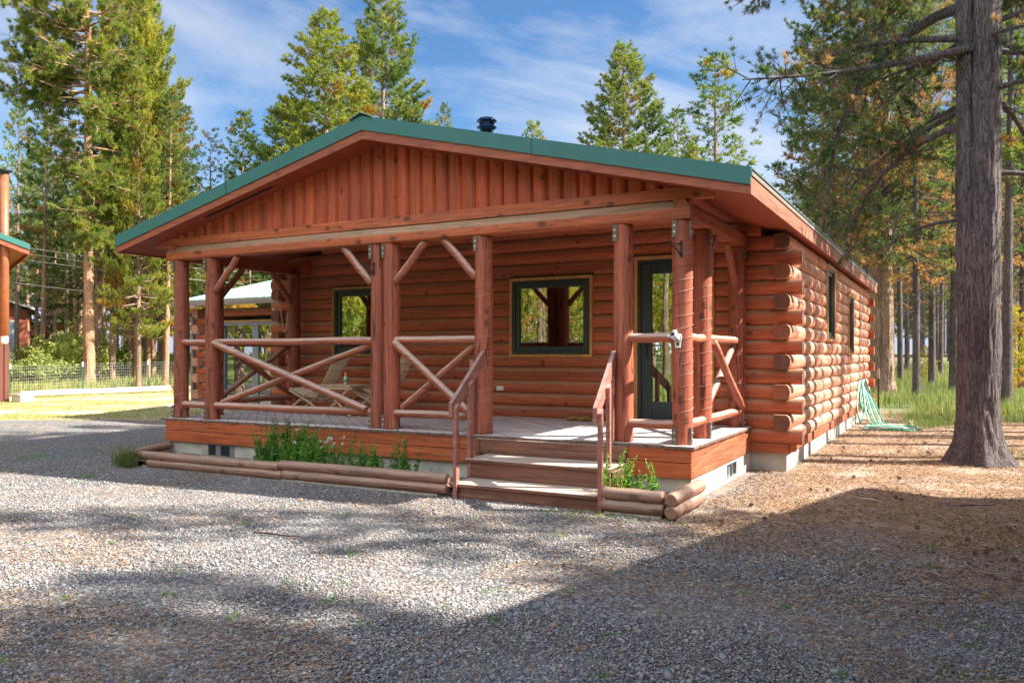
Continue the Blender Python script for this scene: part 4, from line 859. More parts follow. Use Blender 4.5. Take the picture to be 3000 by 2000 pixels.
herb(colx(1850, -0.5), -0.5, 0.42, 6, 0.11, 10, 'sunlit weed in the middle of the short planter', leafy=1.7, tb=1.0, name='leafy_weed')
herb(colx(1925, -0.45), -0.45, 0.44, 4, 0.10, 11, 'thin weed at the right end of the short planter', leafy=1.5, tb=0.6, name='leafy_weed')
herb(colx(1945, -0.62), -0.62, 0.16, 4, 0.06, 12, 'smallest weed beside the corner of the short planter', leafy=1.6, tb=0.8, name='leafy_weed')

# ================================================================== GARDEN HOSE
rng = random.Random(5); e = empty('garden_hose', (7.85, 10.4, GZ), 'pale green garden hose looped on the sunny side wall and trailing on the ground', 'hose')
for i in range(11):                                            # loops hanging from the hook, drooping unevenly
    pts = []; hy = 10.0+0.075*i; drop = rng.uniform(0.5, 0.80) if i < 8 else rng.uniform(0.25, 0.45); wd_ = rng.uniform(0.10, 0.22); sk = rng.uniform(-0.15, 0.55); x0 = 7.83+0.018*(i % 4)
    for k in range(27):
        a_ = k/26*2*math.pi; c_ = 0.5-0.5*math.cos(a_); wv = math.sin(a_)*(0.35+0.65*math.sin(c_*math.pi*0.75))
        pts.append((x0+0.05*wv*(1 if i % 2 else 0.4)+0.10*c_*c_*(0.5+0.1*i)*0.6, hy+wd_*wv*1.5-sk*c_*c_, max(0.06, 0.92-drop*c_**0.9+0.012*math.sin(5*a_+i))))
    MB().tube(pts, 0.0125, 7, False).build('loop', 'hose' if i % 3 else 'hose_pale', e)
for i in range(7):                                             # slack lying on the litter
    pts = []; r1, r2 = rng.uniform(0.30, 0.46), rng.uniform(0.16, 0.30); cx_, cy_ = 8.36+rng.uniform(-0.1, 0.16), 9.15+rng.uniform(-0.16, 0.16); ph = rng.uniform(0, 6)
    for k in range(34):
        a_ = k/33*2*math.pi*0.93+ph; rr = 1+0.13*math.sin(2*a_+i)+0.06*math.sin(5*a_); pts.append((cx_+r1*rr*math.cos(a_), cy_+r2*rr*math.sin(a_), GZ+0.018+0.008*i+0.010*math.sin(4*a_+i)))
    MB().tube(pts, 0.0125, 7, False).build('loop', 'hose' if i % 2 else 'hose_pale', e)
for i in range(6):                                             # strands running from the coil down to the slack
    a_ = 0.09*i; MB().tube([(7.87, 10.05+a_, 0.88-0.03*i), (7.92+0.02*i, 9.85+a_, 0.60), (7.97+0.04*i, 9.66+a_*0.6, 0.34), (8.05+0.05*i, 9.50, 0.15), (8.2+0.05*i, 9.32-0.03*i, 0.075), (8.45, 9.18-0.04*i, 0.062)], 0.0125, 7, False).build('loop', 'hose' if i % 2 else 'hose_pale', e)
MB().tube([(7.74, 10.35, 0.80), (7.84, 10.35, 0.84), (7.9, 10.35, 0.92)], 0.012, 6).build('wall_hook', 'iron', e)
mb = MB(); mb.box(8.15, 8.75, 10.5, 10.54, GZ, GZ+0.09); mb.box(8.71, 8.75, 9.95, 10.499, GZ, GZ+0.09); mb.box(8.15, 8.19, 9.95, 10.499, GZ, GZ+0.09); mb.box(8.191, 8.709, 9.96, 10.499, GZ, GZ+0.02)
tag(mb.build('wooden_frame', 'greylog'), 'shallow bleached wooden tray on the pine litter behind the hose coils', 'tray')

# ================================================================== FENCES
def wire_mesh(name, pts, z0, z1, dh, dv, r, mat, parent):
    V = []; F = []; n = 0
    def seg(a_, b_):
        nonlocal n
        a_, b_ = np.array(a_), np.array(b_); d = b_-a_; d = d/np.linalg.norm(d); u = np.cross(d, (0, 0, 1) if abs(d[2]) < 0.9 else (1, 0, 0)); u = u/np.linalg.norm(u)*r; w_2 = np.cross(d, u)
        ring = [u, -0.5*u+0.87*w_2, -0.5*u-0.87*w_2]; V.extend([a_+q for q in ring]+[b_+q for q in ring]); F.extend([(n+k, n+(k+1) % 3, n+3+(k+1) % 3, n+3+k) for k in range(3)]); n += 6
    for (p, q) in zip(pts[:-1], pts[1:]):
        L_ = math.hypot(q[0]-p[0], q[1]-p[1]); k = int(L_/dv); ga, gb = gz(*p), gz(*q)
        z = z0
        while z <= z1+1e-6:
            seg((p[0], p[1], ga+z), (q[0], q[1], gb+z)); z += dh
        for i in range(k+1):
            t = i/k; x, y = p[0]+(q[0]-p[0])*t, p[1]+(q[1]-p[1])*t; g_ = ga+(gb-ga)*t; seg((x, y, g_+z0), (x, y, g_+z1))
    o = wloc(parent); V = np.array(V)-np.array(o); link(name, rawmesh(name, V, F), mat, parent)
FL = [(-18.14, 8.28), (-19.46, 11.72), (-19.94, 14.92), (-20.3, 18.4), (-20.7, 22.2)]
fe = empty('wire_fence', (*FL[1], GZ), 'pale welded wire fence on green posts at the left edge of the yard', 'fence')
wire_mesh('wire_mesh', FL, 0.03, 1.02, 0.11, 0.105, 0.0026, 'wire', fe)
for x, y in FL:
    mb = MB(); z = gz(x, y); mb.box(x-0.018, x+0.018, y-0.006, y+0.006, z-0.1, z+0.92); mb.box(x-0.004, x+0.004, y-0.03, y-0.0065, z-0.1, z+0.92); p_ = mb.build('post', 'tpost', fe)
    mb = MB(); mb.box(x-0.022, x+0.022, y-0.034, y+0.009, z+0.921, z+1.10); mb.build('post_cap', 'white', p_)
FR = [(7.93, 13.15), (11.3, 13.3), (14.8, 13.4), (18.5, 13.6)]
fe = empty('wire_fence', (*FR[0], GZ), 'thin dark wire fence on rusty posts beyond the far cabin corner', 'fence')
wire_mesh('wire_mesh', FR, 0.03, 1.0, 0.13, 0.13, 0.0022, 'wire_dark', fe)
for x, y in FR:
    mb = MB(); z = gz(x, y); mb.box(x-0.02, x+0.02, y-0.008, y+0.008, z-0.1, z+0.86); mb.box(x-0.005, x+0.005, y-0.034, y-0.0085, z-0.1, z+0.86); p_ = mb.build('post', 'rust', fe)
    MB().box(x-0.022, x+0.022, y-0.036, y+0.010, z+0.861, z+1.09).build('post_cap', plain('pale_post_tip', (0.55, 0.42, 0.36), 0.7), p_)
lg = MB().log((-16.95, 7.9, 0.15), (-16.45, 13.2, 0.16), 0.115, 14, 14, 0.12, True, 3).build('fallen_log', 'greylog'); tag(lg, 'bleached pole lying on dry grass in front of the left fence', 'log')
lg = MB().log((-16.35, 13.3, 0.15), (-15.9, 17.6, 0.15), 0.10, 14, 14, 0.12, True, 4).build('fallen_log', plain('dark_weathered_log', (0.22, 0.17, 0.13), 0.9, 0, 0.3)); tag(lg, 'darker weathered pole continuing the line of the bleached one', 'log')

# ================================================================== NEIGHBOURING BUILDINGS
wk = empty('workshop', (-15.3, 6.6, GZ), 'brown metal workshop with green roof trim at the left edge', 'building'); wk.rotation_euler = (0, 0, math.atan2(0.91, 0.42)); wk['_o'] = (0, 0, 0)
# local x runs right along the gable (b), local y runs away from the camera (a)
wall_h = 4.45
mb = MB(); mb.box(-7, 0, 0, 10, -0.2, wall_h); mb.build('wall', 'brownmetal', wk)
mb = MB()
for i in range(30): mb.box(-0.06-i*0.23, -0.02-i*0.23, -0.018, -0.0005, 0, wall_h)
mb.box(-0.10, 0.02, -0.03, -0.019, -0.05, wall_h+0.1); mb.build('ribs', 'brownmetal', wk)
for s_, nm, mt_, dz, th, yy0 in ((0, 'roof', 'green', 0.16, 0.03, -0.55), (0, 'soffit', 'orangeboard', 0.0, 0.10, -0.5)):
    mb = MB(); mb.slab([(0.48, wall_h+dz), (-3.5, wall_h+dz+1.45), (-7.62, wall_h+dz), (-7.62, wall_h+dz+th), (-3.5, wall_h+dz+1.45+th), (0.48, wall_h+dz+th)], 'y', yy0, 10.5); mb.build(nm, mt_, wk)
mb = MB(); mb.slab([(0.50, wall_h+0.05), (-3.5, wall_h+0.05+1.457), (-3.5, wall_h+0.22+1.457), (0.50, wall_h+0.22)], 'y', -0.58, -0.552); mb.build('rake_trim', 'green', wk)
mb = MB(); mb.slab([(0.48, wall_h-0.10), (-3.5, wall_h-0.1+1.45), (-3.5, wall_h+0.08+1.45), (0.48, wall_h+0.08)], 'y', -0.55, -0.505); mb.box(0.46, 0.49, -0.5, 10.5, wall_h-0.10, wall_h+0.15); mb.build('barge_board', 'fascia', wk)
mb = MB(); mb.tube([(-0.12, -0.26, 1.95), (-0.12, -0.26, 6.7)], 0.115, 16); pf = mb.build('flue', 'copper', wk)
mb = MB(); lathe(mb, -0.12, -0.26, [(0.12, 6.7), (0.12, 6.78), (0.21, 6.79), (0.2, 6.83), (0.01, 6.87)]); mb.build('flue_cap', 'iron', pf)
mb = MB(); lathe(mb, -0.12, -0.26, [(0.10, 1.94), (0.09, 1.82), (0.10, 1.80), (0.08, 1.72), (0.001, 1.71)]); mb.build('flue_foot', 'white', pf)
MB().box(-0.3, -0.01, -0.2, -0.02, 4.0, 4.06).build('bracket', 'gutter', pf)
e = empty('concrete_block', (-15.0, 6.75, GZ), 'grey concrete block with a board on it beside the workshop corner', 'block'); e['_o'] = (0, 0, 0)
MB().box(-0.05, 0.42, -0.2, 0.2, -0.02, 0.2, 0.01).build('block', 'concrete', e); MB().box(-0.12, 0.40, -0.25, 0.25, 0.201, 0.24, 0.004).build('board', 'greylog', e)
def far_building(u, q, wd, dp, h, rot, label, wallm, roofm, roofh, door=None, name='outbuilding'):
    x, y = spot(u, q); e = empty(name, (x, y, gz(x, y)-0.1), label, 'building'); e.rotation_euler = (0, 0, rot); e['_o'] = (0, 0, 0)
    MB().box(-wd, 0, 0, dp, 0, h).build('wall', wallm, e)
    mb = MB(); mb.slab([(0.45, h-0.02), (-wd/2, h+roofh), (-wd-0.45, h-0.02), (-wd-0.45, h+0.08), (-wd/2, h+roofh+0.1), (0.45, h+0.08)], 'y', -0.4, dp+0.4); mb.build('roof', roofm, e)
    mb = MB(); mb.slab([(0.0, h), (-wd/2, h+roofh-0.05), (-wd, h)], 'y', 0.0, 0.1); mb.build('gable', wallm, e)
    if door:
        o = MB().box(-door[0]-door[1], -door[0], -0.05, -0.001, 0.05, door[2]).build('door', 'bluegrey', e)
        mb = MB(); mb.box(-door[0]-door[1]-0.12, -door[0]-door[1], -0.07, -0.002, 0.05, door[2]+0.12); mb.box(-door[0], -door[0]+0.12, -0.07, -0.002, 0.05, door[2]+0.12); mb.box(-door[0]-door[1], -door[0], -0.07, -0.002, door[2], door[2]+0.12); mb.build('frame', 'white', o)
    return e
far_building(62, 46, 8, 7, 3.3, 1.0, 'reddish garage with a pale roof edge and blue grey door among far pines', 'redwall', 'white', 1.5, (0.6, 2.6, 2.6), 'garage')
far_building(196, 58, 4, 3, 2.2, 0.6, 'small red shed far behind the shrubs and big pine', 'redwall', 'rust', 0.3, (1.2, 0.9, 1.8), 'garden_shed')
# the garage standing off to the right whose eave throws the long straight shadow
ga = empty('garage', (12.16, 3.1, GZ), 'long log garage with a green metal roof standing right of the drive', 'building'); ga.rotation_euler = (0, 0, -0.236+0.0); ga['_o'] = (0, 0, 0)
mb = MB()
for k in range(17):
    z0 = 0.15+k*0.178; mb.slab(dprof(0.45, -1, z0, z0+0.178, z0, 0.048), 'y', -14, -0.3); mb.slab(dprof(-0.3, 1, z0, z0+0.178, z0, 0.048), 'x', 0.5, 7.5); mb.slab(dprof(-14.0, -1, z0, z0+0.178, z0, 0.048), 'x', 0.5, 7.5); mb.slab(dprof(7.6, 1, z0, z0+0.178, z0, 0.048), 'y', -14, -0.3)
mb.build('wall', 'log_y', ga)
MB().box(0.5, 7.5, -13.9, -0.4, -0.2, 0.149).build('foundation', 'concrete', ga)
mb = MB(); mb.slab([(0.0, 3.20), (4.0, 4.16), (8.0, 3.20), (8.0, 3.34), (4.0, 4.3), (0.0, 3.34)], 'y', -14.3, 0.0); mb.build('roof', 'green', ga)
mb = MB(); mb.slab([(0.5, 3.16), (7.5, 3.16), (7.5, 3.2), (4.0, 4.1), (0.5, 3.2)], 'y', -0.5, -0.38); mb.build('gable', 'siding', ga)
o = MB().box(0.36, 0.395, -9, -5.5, 0.1, 2.5).build('door', 'brownmetal', ga)

# power lines crossing the wood on the left
for i, (ua, ya, ub, yb, q) in enumerate([(40, 560, 500, 628, 34), (40, 574, 500, 640, 35), (20, 585, 500, 655, 33), (22, 643, 500, 702, 32)]):
    pts = []
    for k in range(13):
        t = k/12; u = ua-60+(ub+60-ua+60)*t; yv = ya+(yb-ya)*t+6*math.sin(math.pi*t)-3; x, y = spot(u, q+2*t); pts.append((x, y, CZ+(814.5-yv)*1.2755*(q+2*t)/FPX))
    tag(MB().tube(pts, 0.009, 5, False).build('power_line', 'wire'), ['highest of the four overhead lines through the left pines', 'second overhead line from the top through the left pines', 'third overhead line from the top, just below the close pair', 'lowest of the four overhead lines through the left pines'][i], 'cable', 'overhead power lines')

# ================================================================== TREES
def pine(name, seed, H, cb, Rm, nl, r0, tuft=0.17, m=8, wr=0.13, dens=1.0, dead=0.05, prof='cone', droop=0.0, dry=0, tbase=0.45, trunk_n=9, bend=0.15, barename='bark', low=None, mat='needle'):
    """a pine as two meshes: trunk with its limbs, and a crown of needle clusters along the twigs"""
    rs = np.random.RandomState(seed); tr = MB(); npt = 12
    bx_ = rs.uniform(-bend, bend, 2); ph = rs.uniform(0, 6)
    def axis(z): t = z/H; return np.array([bx_[0]*math.sin(2.2*t+ph)-bx_[0]*math.sin(ph), bx_[1]*math.sin(1.7*t+ph)-bx_[1]*math.sin(ph), z])
    zs_ = [-0.2, 0.0, 0.15, 0.4]+[0.4+(H-0.4)*((i+1)/npt) for i in range(npt)]
    tr.tube([axis(z) for z in zs_], [r0*1.5, r0*1.35, r0*1.12, r0]+[r0*max(0.03, (1-((i+1)/npt))**0.85) for i in range(npt)], trunk_n, False, True, 0.12, 0, seed)
    P = []; D = []; S = []; T = []
    def needles(pts, step, sc_, t0, tint):
        for a_, b_ in zip(pts[:-1], pts[1:]):
            L_ = np.linalg.norm(b_-a_); n = max(1, int(L_/step*dens+rs.uniform(0, 1))); d = (b_-a_)/(L_+1e-9)
            for k in range(n):
                t = (k+rs.uniform(0, 1))/n; P.append(a_+(b_-a_)*t+rs.normal(0, 0.025, 3)); D.append(d*0.7+np.array([0, 0, 0.45])); S.append(tuft*sc_*rs.uniform(0.8, 1.25)); T.append(tint)
    zc = H*cb
    for i in range(nl):
        t = (i+rs.uniform(0, 1))/nl; t = t**0.92; z = zc+(H-zc)*t*0.985
        if prof == 'cone': R_ = Rm*(1-t)**0.6*min(1, 0.6+t*3)
        elif prof == 'col': R_ = Rm*min(1, (1-t)*2.6)**0.7*min(1, 0.5+t*2.5)
        else: R_ = Rm*math.sqrt(max(0.0, 1-(2*t-0.8)**2/1.6))*(1 if t < 0.9 else 0.5)
        l = R_*rs.uniform(0.55, 1.15)+0.15; az = i*2.4+rs.uniform(-0.5, 0.5); el0 = -0.15+0.6*t-droop*(1-t)+rs.uniform(-0.15, 0.15)
        p = axis(z); pts = [p]; nseg = 5; h = np.array([math.cos(az), math.sin(az), 0]); el = el0
        for s in range(nseg):
            el += 0.11 * rs.uniform(0.2, 1.4); az2 = az+rs.uniform(-0.25, 0.25); hh = np.array([math.cos(az2), math.sin(az2), 0])
            pts.append(pts[-1]+(hh*math.cos(el)+np.array([0, 0, math.sin(el)]))*l/nseg)
        rb = max(0.012, r0*(1-z/H)*0.33*min(1, l/2))
        tr.tube(pts, [rb*(1-0.85*s/nseg) for s in range(nseg+1)], 4, False, False)
        isdead = rs.uniform() < dead*(2.2 if t < 0.3 else 0.6); lt = (0.97 if isdead else tbase+rs.normal(0, 0.16)+0.12*t)
        ntw = max(3, int(l/0.24*dens)); start = 0.22 if l < 1.5 else 0.34
        for k in range(ntw):
            s = start+(1-start)*(k+rs.uniform(0, 1))/ntw; f = s*nseg; i0 = min(nseg-1, int(f)); q = pts[i0]+(pts[i0+1]-pts[i0])*(f-i0); dl = pts[i0+1]-pts[i0]; dl = dl/np.linalg.norm(dl)
            sd2 = np.cross(dl, (0, 0, 1)); sd2 /= np.linalg.norm(sd2)+1e-9; sgn = 1 if k % 2 else -1
            dt = dl*rs.uniform(0.4, 0.9)+sd2*sgn*rs.uniform(0.5, 1.0)+np.array([0, 0, rs.uniform(-0.2, 0.5)]); dt /= np.linalg.norm(dt)
            lw = (0.22+0.34*l*(1.15-s))*rs.uniform(0.6, 1.1); e1 = q+dt*lw*0.55; e2 = e1+(dt+np.array([0, 0, 0.35]))*lw*0.5
            if l > 0.8: tr.tube([q, e1, e2], [rb*0.28, rb*0.2, 0.004], 3, False, False)
            needles([q+dt*lw*0.15, e1, e2], 0.115, 1.0, 0, np.clip(lt+rs.normal(0, 0.1), 0, 1))
        needles([pts[-2], pts[-1]], 0.11, 1.1, 0, np.clip(lt+0.05, 0, 1))
    for i in range(dry):                                       # bare dead limbs under the crown
        z = rs.uniform(0.15*H, zc+0.2*(H-zc)); az = rs.uniform(0, 6.28); l = rs.uniform(0.3, 1.2)*min(1.5, Rm*0.6); p = axis(z); el = rs.uniform(-0.5, 0.1)
        h = np.array([math.cos(az)*math.cos(el), math.sin(az)*math.cos(el), math.sin(el)]); tr.tube([p, p+h*l*0.5, p+h*l+np.array([0, 0, rs.uniform(-0.2, 0.2)])], [0.014, 0.009, 0.003], 3, False, False)
    c = Cloud(); c.add(*blade_cloud(np.array(P), np.array(D), np.array(S)*1.05, int(m*1.6), wr*0.56, 0.55, rs, np.array(T)))
    me = c.mesh('crown'); me.materials.append(M[mat])
    tm = bpy.data.meshes.new('trunk'); tm.from_pydata(tr.v, [], tr.f); tm.polygons.foreach_set('use_smooth', tr.sm); tm.materials.append(M[barename]); tm.update()
    return dict(H=H, crown=me, trunk=tm)
PT = {}
for i in range(3): PT['A%d' % i] = pine('full', 100+i, 16, 0.16, 3.3, 185, 0.22, 0.16, 10, 0.14, 1.25, 0.05, 'cone', 0.1, 6, 0.5, mat='needle_yellow')
for i in range(2): PT['D%d' % i] = pine('dense', 120+i, 17, 0.20, 2.9, 190, 0.24, 0.16, 11, 0.14, 1.3, 0.07, 'col', 0.1, 8, 0.5, mat='needle_yellow')
for i in range(2): PT['B%d' % i] = pine('narrow', 200+i, 14, 0.28, 1.8, 95, 0.14, 0.17, 9, 0.13, 1.0, 0.04, 'cone', 0.15, 10, 0.35)
for i in range(4): PT['C%d' % i] = pine('tall', 300+i, 16, 0.42, 1.9, 85, 0.16, 0.19, 8, 0.14, 0.9, 0.06, 'cone', 0.2, 34, 0.45)
for i in range(2): PT['K%d' % i] = pine('bushy', 350+i, 11, 0.12, 2.0, 110, 0.13, 0.2, 9, 0.15, 1.0, 0.06, 'col', 0.1, 10, 0.45)
PT['S0'] = pine('sapling', 400, 3, 0.05, 0.8, 42, 0.035, 0.13, 9, 0.12, 1.3, 0.12, 'cone', 0, 0, 0.8, mat='needle_yellow')
PT['L0'] = pine('sparse', 410, 12, 0.2, 1.3, 70, 0.10, 0.14, 6, 0.12, 0.8, 0.25, 'cone', 0, 20, 0.4, mat='needle_brown')
for i in range(3): PT['R%d' % i] = pine('browning', 500+i, 17, 0.26, 3.3, 112, 0.17, 0.135, 9, 0.12, 0.9, 0.27, 'col', 0.35, 60, 0.42, mat='needle_brown', barename='bark_grey')
tcount = 0
def tree(kind, x, y, H, wf=1.0, label=None, group=None, name='pine_tree', rot=None, lean=0.0, bark_=None, crown_=None):
    global tcount
    pt = PT[kind]; s = H/pt['H']; rr = random.Random(int(x*31+y*17)); e = empty(name, (x, y, gz(x, y)-0.03), label, 'tree', group)
    e.rotation_euler = (lean*rr.uniform(-1, 1), lean*rr.uniform(-1, 1), rr.uniform(0, 6.28) if rot is None else rot); e.scale = (s*wf, s*wf, s)
    for nm in ('trunk', 'crown'):
        o = bpy.data.objects.new(nm, pt[nm]); COL.objects.link(o); o.parent = e
        if nm == 'trunk' and bark_: o.material_slots[0].link = 'OBJECT'; o.material_slots[0].material = M[bark_]
        if nm == 'crown' and crown_: o.material_slots[0].link = 'OBJECT'; o.material_slots[0].material = M[crown_]
    tcount += 1; return e
WOOD = []
def far_tree(kind, x, y, H, wf=1.0, *a, **k): WOOD.append((kind, x, y, H, wf))
def build_wood(name, label):
    V = []; F = []; T = []; MI = []; n = 0; rs = np.random.RandomState(7); cache = {}
    for kind, x, y, H, wf in WOOD:
        if kind not in cache:
            me = PT[kind]['crown']; co = np.empty(len(me.vertices)*3, np.float32); me.vertices.foreach_get('co', co); t = np.empty(len(me.vertices), np.float32); me.attributes['tint'].data.foreach_get('value', t)
            cache[kind] = (co.reshape(-1, 4, 3), t.reshape(-1, 4))
        q, t = cache[kind]; idx = rs.choice(len(q), 3600, replace=len(q) < 3600); q = q[idx]; t = t[idx]; c_ = q.mean(1, keepdims=True); q = c_+(q-c_)*2.1
        s = H/PT[kind]['H']; a_ = rs.uniform(0, 6.28); R_ = np.array([[math.cos(a_), -math.sin(a_), 0], [math.sin(a_), math.cos(a_), 0], [0, 0, 1]])
        q = (q*np.array([s*wf, s*wf, s])) @ R_.T + np.array([x, y, gz(x, y)]); m = len(q)
        V.append(q.reshape(-1, 3)); F.append(np.arange(m*4).reshape(-1, 4)+n); T.append(t.ravel()); MI.append(np.zeros(m, np.int32)); n += m*4
        ring = []
        for z, r in ((-0.2, 0.2), (H*0.5, 0.12), (H*0.97, 0.02)):
            for k in range(6): ring.append((x+r*math.cos(k*1.047), y+r*math.sin(k*1.047), gz(x, y)+z))
        V.append(np.array(ring)); F.append(np.array([(j*6+k, j*6+(k+1) % 6, (j+1)*6+(k+1) % 6, (j+1)*6+k) for j in range(2) for k in range(6)])+n); T.append(np.zeros(18)); MI.append(np.ones(12, np.int32)); n += 18
    me = rawmesh(name, np.concatenate(V), np.concatenate(F), np.concatenate(T)); me.materials.append(M['needle_yellow']); me.materials.append(M['bark']); me.polygons.foreach_set('material_index', np.concatenate(MI)); tag(link(name, me), label, 'woods', kind='stuff')
def tp(kind, u, top, q, wf, label, **k):
    x, y = spot(u, q); return tree(kind, x, y, ht(top, q)-gz(x, y), wf, label, **k)
# named ones
tp('D0', 300, -120, 36, 0.52, 'broad yellow green pine just right of the big orange barked trunk', lean=0.01)
tp('D1', 338, -30, 37, 0.56, 'tall dense yellow green pine in the middle of the left clump')
tp('A1', 378, 215, 36, 0.62, 'pine with low yellow green boughs at the right edge of the left clump')
tp('A0', 318, 160, 33, 0.62, 'shorter bright pine filling the foot of the left clump')
tp('B0', 82, 325, 44, 1.0, 'slim dark pine standing against clouds, nearest the workshop roof')
tp('B1', 152, 372, 40, 1.15, 'slim dark pine between the slimmest one and the big orange trunk')
tp('L0', 30, 425, 52, 1.0, 'thin pale pine at the left edge above the workshop')
tp('K0', 112, 470, 50, 1.2, 'low yellow green pine behind the slim dark one')
tp('L0', 494, 300, 42, 1.2, 'sparse pinkish pine rising left of the gable')
tp('B0', 562, 258, 40, 1.25, 'small dense pine between the sparse one and the wide one')
tp('A2', 750, 30, 42, 1.25, 'wide bright pine left of the ridge', rot=1.0)
tp('A0', 884, -40, 46, 1.0, 'tallest pine behind the ridge with its top out of the picture', rot=2.0, crown_='needle')
tp('K1', 680, 250, 46, 1.3, 'dense low pine on the left flank of the wide bright one')
tp('A0', 835, 210, 50, 0.8, 'yellow green pine between the two tall ones behind the ridge')
tp('B1', 1021, 240, 60, 0.7, 'thin pine tip just right of the ridge')
tp('B0', 1226, 280, 60, 1.0, 'small pine tip right of the stove flue')
tp('A1', 1433, 100, 41, 1.15, 'full rounded pine over the right roof slope', rot=0.5, crown_='needle')
tp('B1', 1555, 252, 46, 1.0, 'small pine left of the pair over the right roof slope')
tp('A2', 1592, 330, 40, 0.7, 'short bright pine between the two over the right roof end', rot=3.0)
tp('B0', 1645, 127, 43, 1.45, 'tall narrow pine over the right end of the roof', rot=2.2)
tp('C0', 1885, -60, 27, 1.05, 'slim pine with bare reddish trunk next to the roof end', lean=0.01)
GL, GR_, GB = 'pines of the wood beyond the left fence', 'pines of the wood behind the meadow', 'pines behind the photographer'
# wood on the left: trunks at their columns, then a deeper layer
rng = random.Random(77)
for u, q in ((38, 41), (64, 47), (97, 38), (112, 52), (125, 44), (176, 48), (184, 50), (200, 60), (226, 34), (258, 33.5), (238, 50), (290, 37), (312, 36), (326, 47), (340, 36), (352, 38), (366, 41), (380, 35), (402, 44), (418, 39), (432, 50), (460, 41), (486, 36), (505, 46), (530, 39), (552, 44), (574, 37), (598, 48), (620, 42), (650, 50), (690, 46)):
    H = rng.uniform(11, 14.5) if u < 440 else rng.uniform(7.5, 9.5); x, y = spot(u, q)
    tree(rng.choice(['C0', 'C1', 'C2', 'C3']), x, y, H, rng.uniform(0.85, 1.1), 'one of many slender pines standing in the wood beyond the left fence', GL, lean=0.02, bark_='bark_orange' if int(u) % 4 < 2 else None)
for i in range(70):
    u = rng.uniform(-160, 760); q = rng.uniform(50, 92); x, y = spot(u, q); lim = 430 if u < 440 else 520
    H = min(rng.uniform(9, 14), ht(rng.uniform(lim-40, lim+60), q)-gz(x, y)); tree(rng.choice(['C1', 'C2', 'K0', 'C0', 'C3']), x, y, max(6, H), rng.uniform(0.9, 1.2), 'one of many slender pines standing in the wood beyond the left fence', GL, lean=0.02)
# right: the two big ones are built below; trunks behind the meadow
for u, q, H in ((1925, 33, 13), (1965, 38, 15), (2068, 37, 15), (2084, 45, 15), (2105, 41, 14), (2141, 33, 16), (2152, 48, 14), (2180, 52, 15), (2322, 43, 15), (2345, 30, 15), (2050, 55, 15), (2120, 60, 14), (1990, 47, 15), (2240, 50, 15), (2270, 45, 15), (2300, 58, 14), (1940, 55, 13), (2200, 64, 14), (2010, 60, 14), (2330, 52, 15), (2372, 46, 15), (2160, 40, 14)):
    x, y = spot(u, q); tree(rng.choice(['R0', 'R1', 'R2', 'C0', 'C2']), x, y, H*rng.uniform(0.9, 1.1), rng.uniform(0.75, 1.0), 'one of many tall pines with dead lower limbs behind the meadow', GR_, lean=0.02, bark_='bark_grey')
for i in range(40):
    u = rng.uniform(1830, 2600); q = rng.uniform(58, 100); x, y = spot(u, q); tree(rng.choice(['C1', 'C2', 'K0', 'K1', 'R1']), x, y, rng.uniform(10, 16), rng.uniform(0.9, 1.2), 'one of many tall pines with dead lower limbs behind the meadow', GR_, lean=0.02)
tp('R1', 1838, 420, 60, 0.7, 'far low pine just beyond the end of the eave')
tp('R0', 1990, -190, 31, 0.85, 'pine with sagging brownish boughs left of the thick forked trunk', rot=0.4, bark_='bark_grey')
tp('R2', 2105, -150, 25, 0.8, 'pine with browning boughs filling the gap between the two thick trunks', rot=1.4, bark_='bark_grey')
tp('R1', 2190, -200, 29, 0.95, 'pine with brown tipped boughs right behind the forked trunk', rot=2.5, bark_='bark_grey')
tp('C1', 2312, -300, 21, 1.0, 'pale leaning pine close behind the right edge of the big dark trunk', lean=0.03, bark_='bark_grey')
x, y = spot(2318, 27); tree('S0', x, y, 3.0, 1.0, 'young bright pine beside the big dark trunk, the nearer one', 'young pines at the meadow edge')
for u, q, h, lb in ((2345, 30, 2.6, 'young bright pine at the right edge of the picture'), (2128, 36, 1.6, 'young pine sprouting at the foot of the dark trunks'), (552, 33, 3.4, 'young yellow pine seen between the porch posts'), (1075/2.0, 36, 4.2, 'taller young pine seen between the leftmost porch posts')):
    x, y = spot(u, q); tree('S0', x, y, h, 1.1, lb)
# trees to the right, out of the picture, that dapple drive and side wall; and the wood behind the camera, seen in the panes
for i, (x, y, H, k) in enumerate([(17.0, -1.7, 15, 'C1'), (21.4, -0.4, 17, 'K0'), (18.9, -5.2, 15, 'C3'), (12.8, 8.1, 16, 'C0'), (13.0, 10.6, 16, 'C2'), (13.2, 13.4, 15, 'C2'), (27.5, 8, 15, 'R2'), (28, 16, 15, 'A2'), (23.8, -5.4, 16, 'A0'), (12.4, 6.2, 16, 'C3'), (25, 2.5, 12, 'K1'), (17.2, 2.4, 14, 'C0'), (15.6, -3.4, 16, 'C2'), (11.9, 9.3, 16, 'C1'), (12.0, 11.9, 16, 'C0'), (14.8, 10.0, 17, 'C3')]):
    tree(k, x, y, H, 0.9, 'one of the pines standing right of the drive', 'pines right of the drive', lean=0.02, bark_='bark_grey')
for i in range(95):
    a_ = rng.uniform(-1.3, 1.4); d = 13+27*rng.random()**0.8; x, y = CX-4+d*math.sin(a_)*1.3, CY-d*abs(math.cos(a_))-3; far_tree(rng.choice(['A0', 'A1', 'D0', 'K0', 'C1', 'C2', 'K1', 'R2']), x, y, rng.uniform(9, 16), 1.0, 'one of many pines across the drive, behind the viewer', GB)
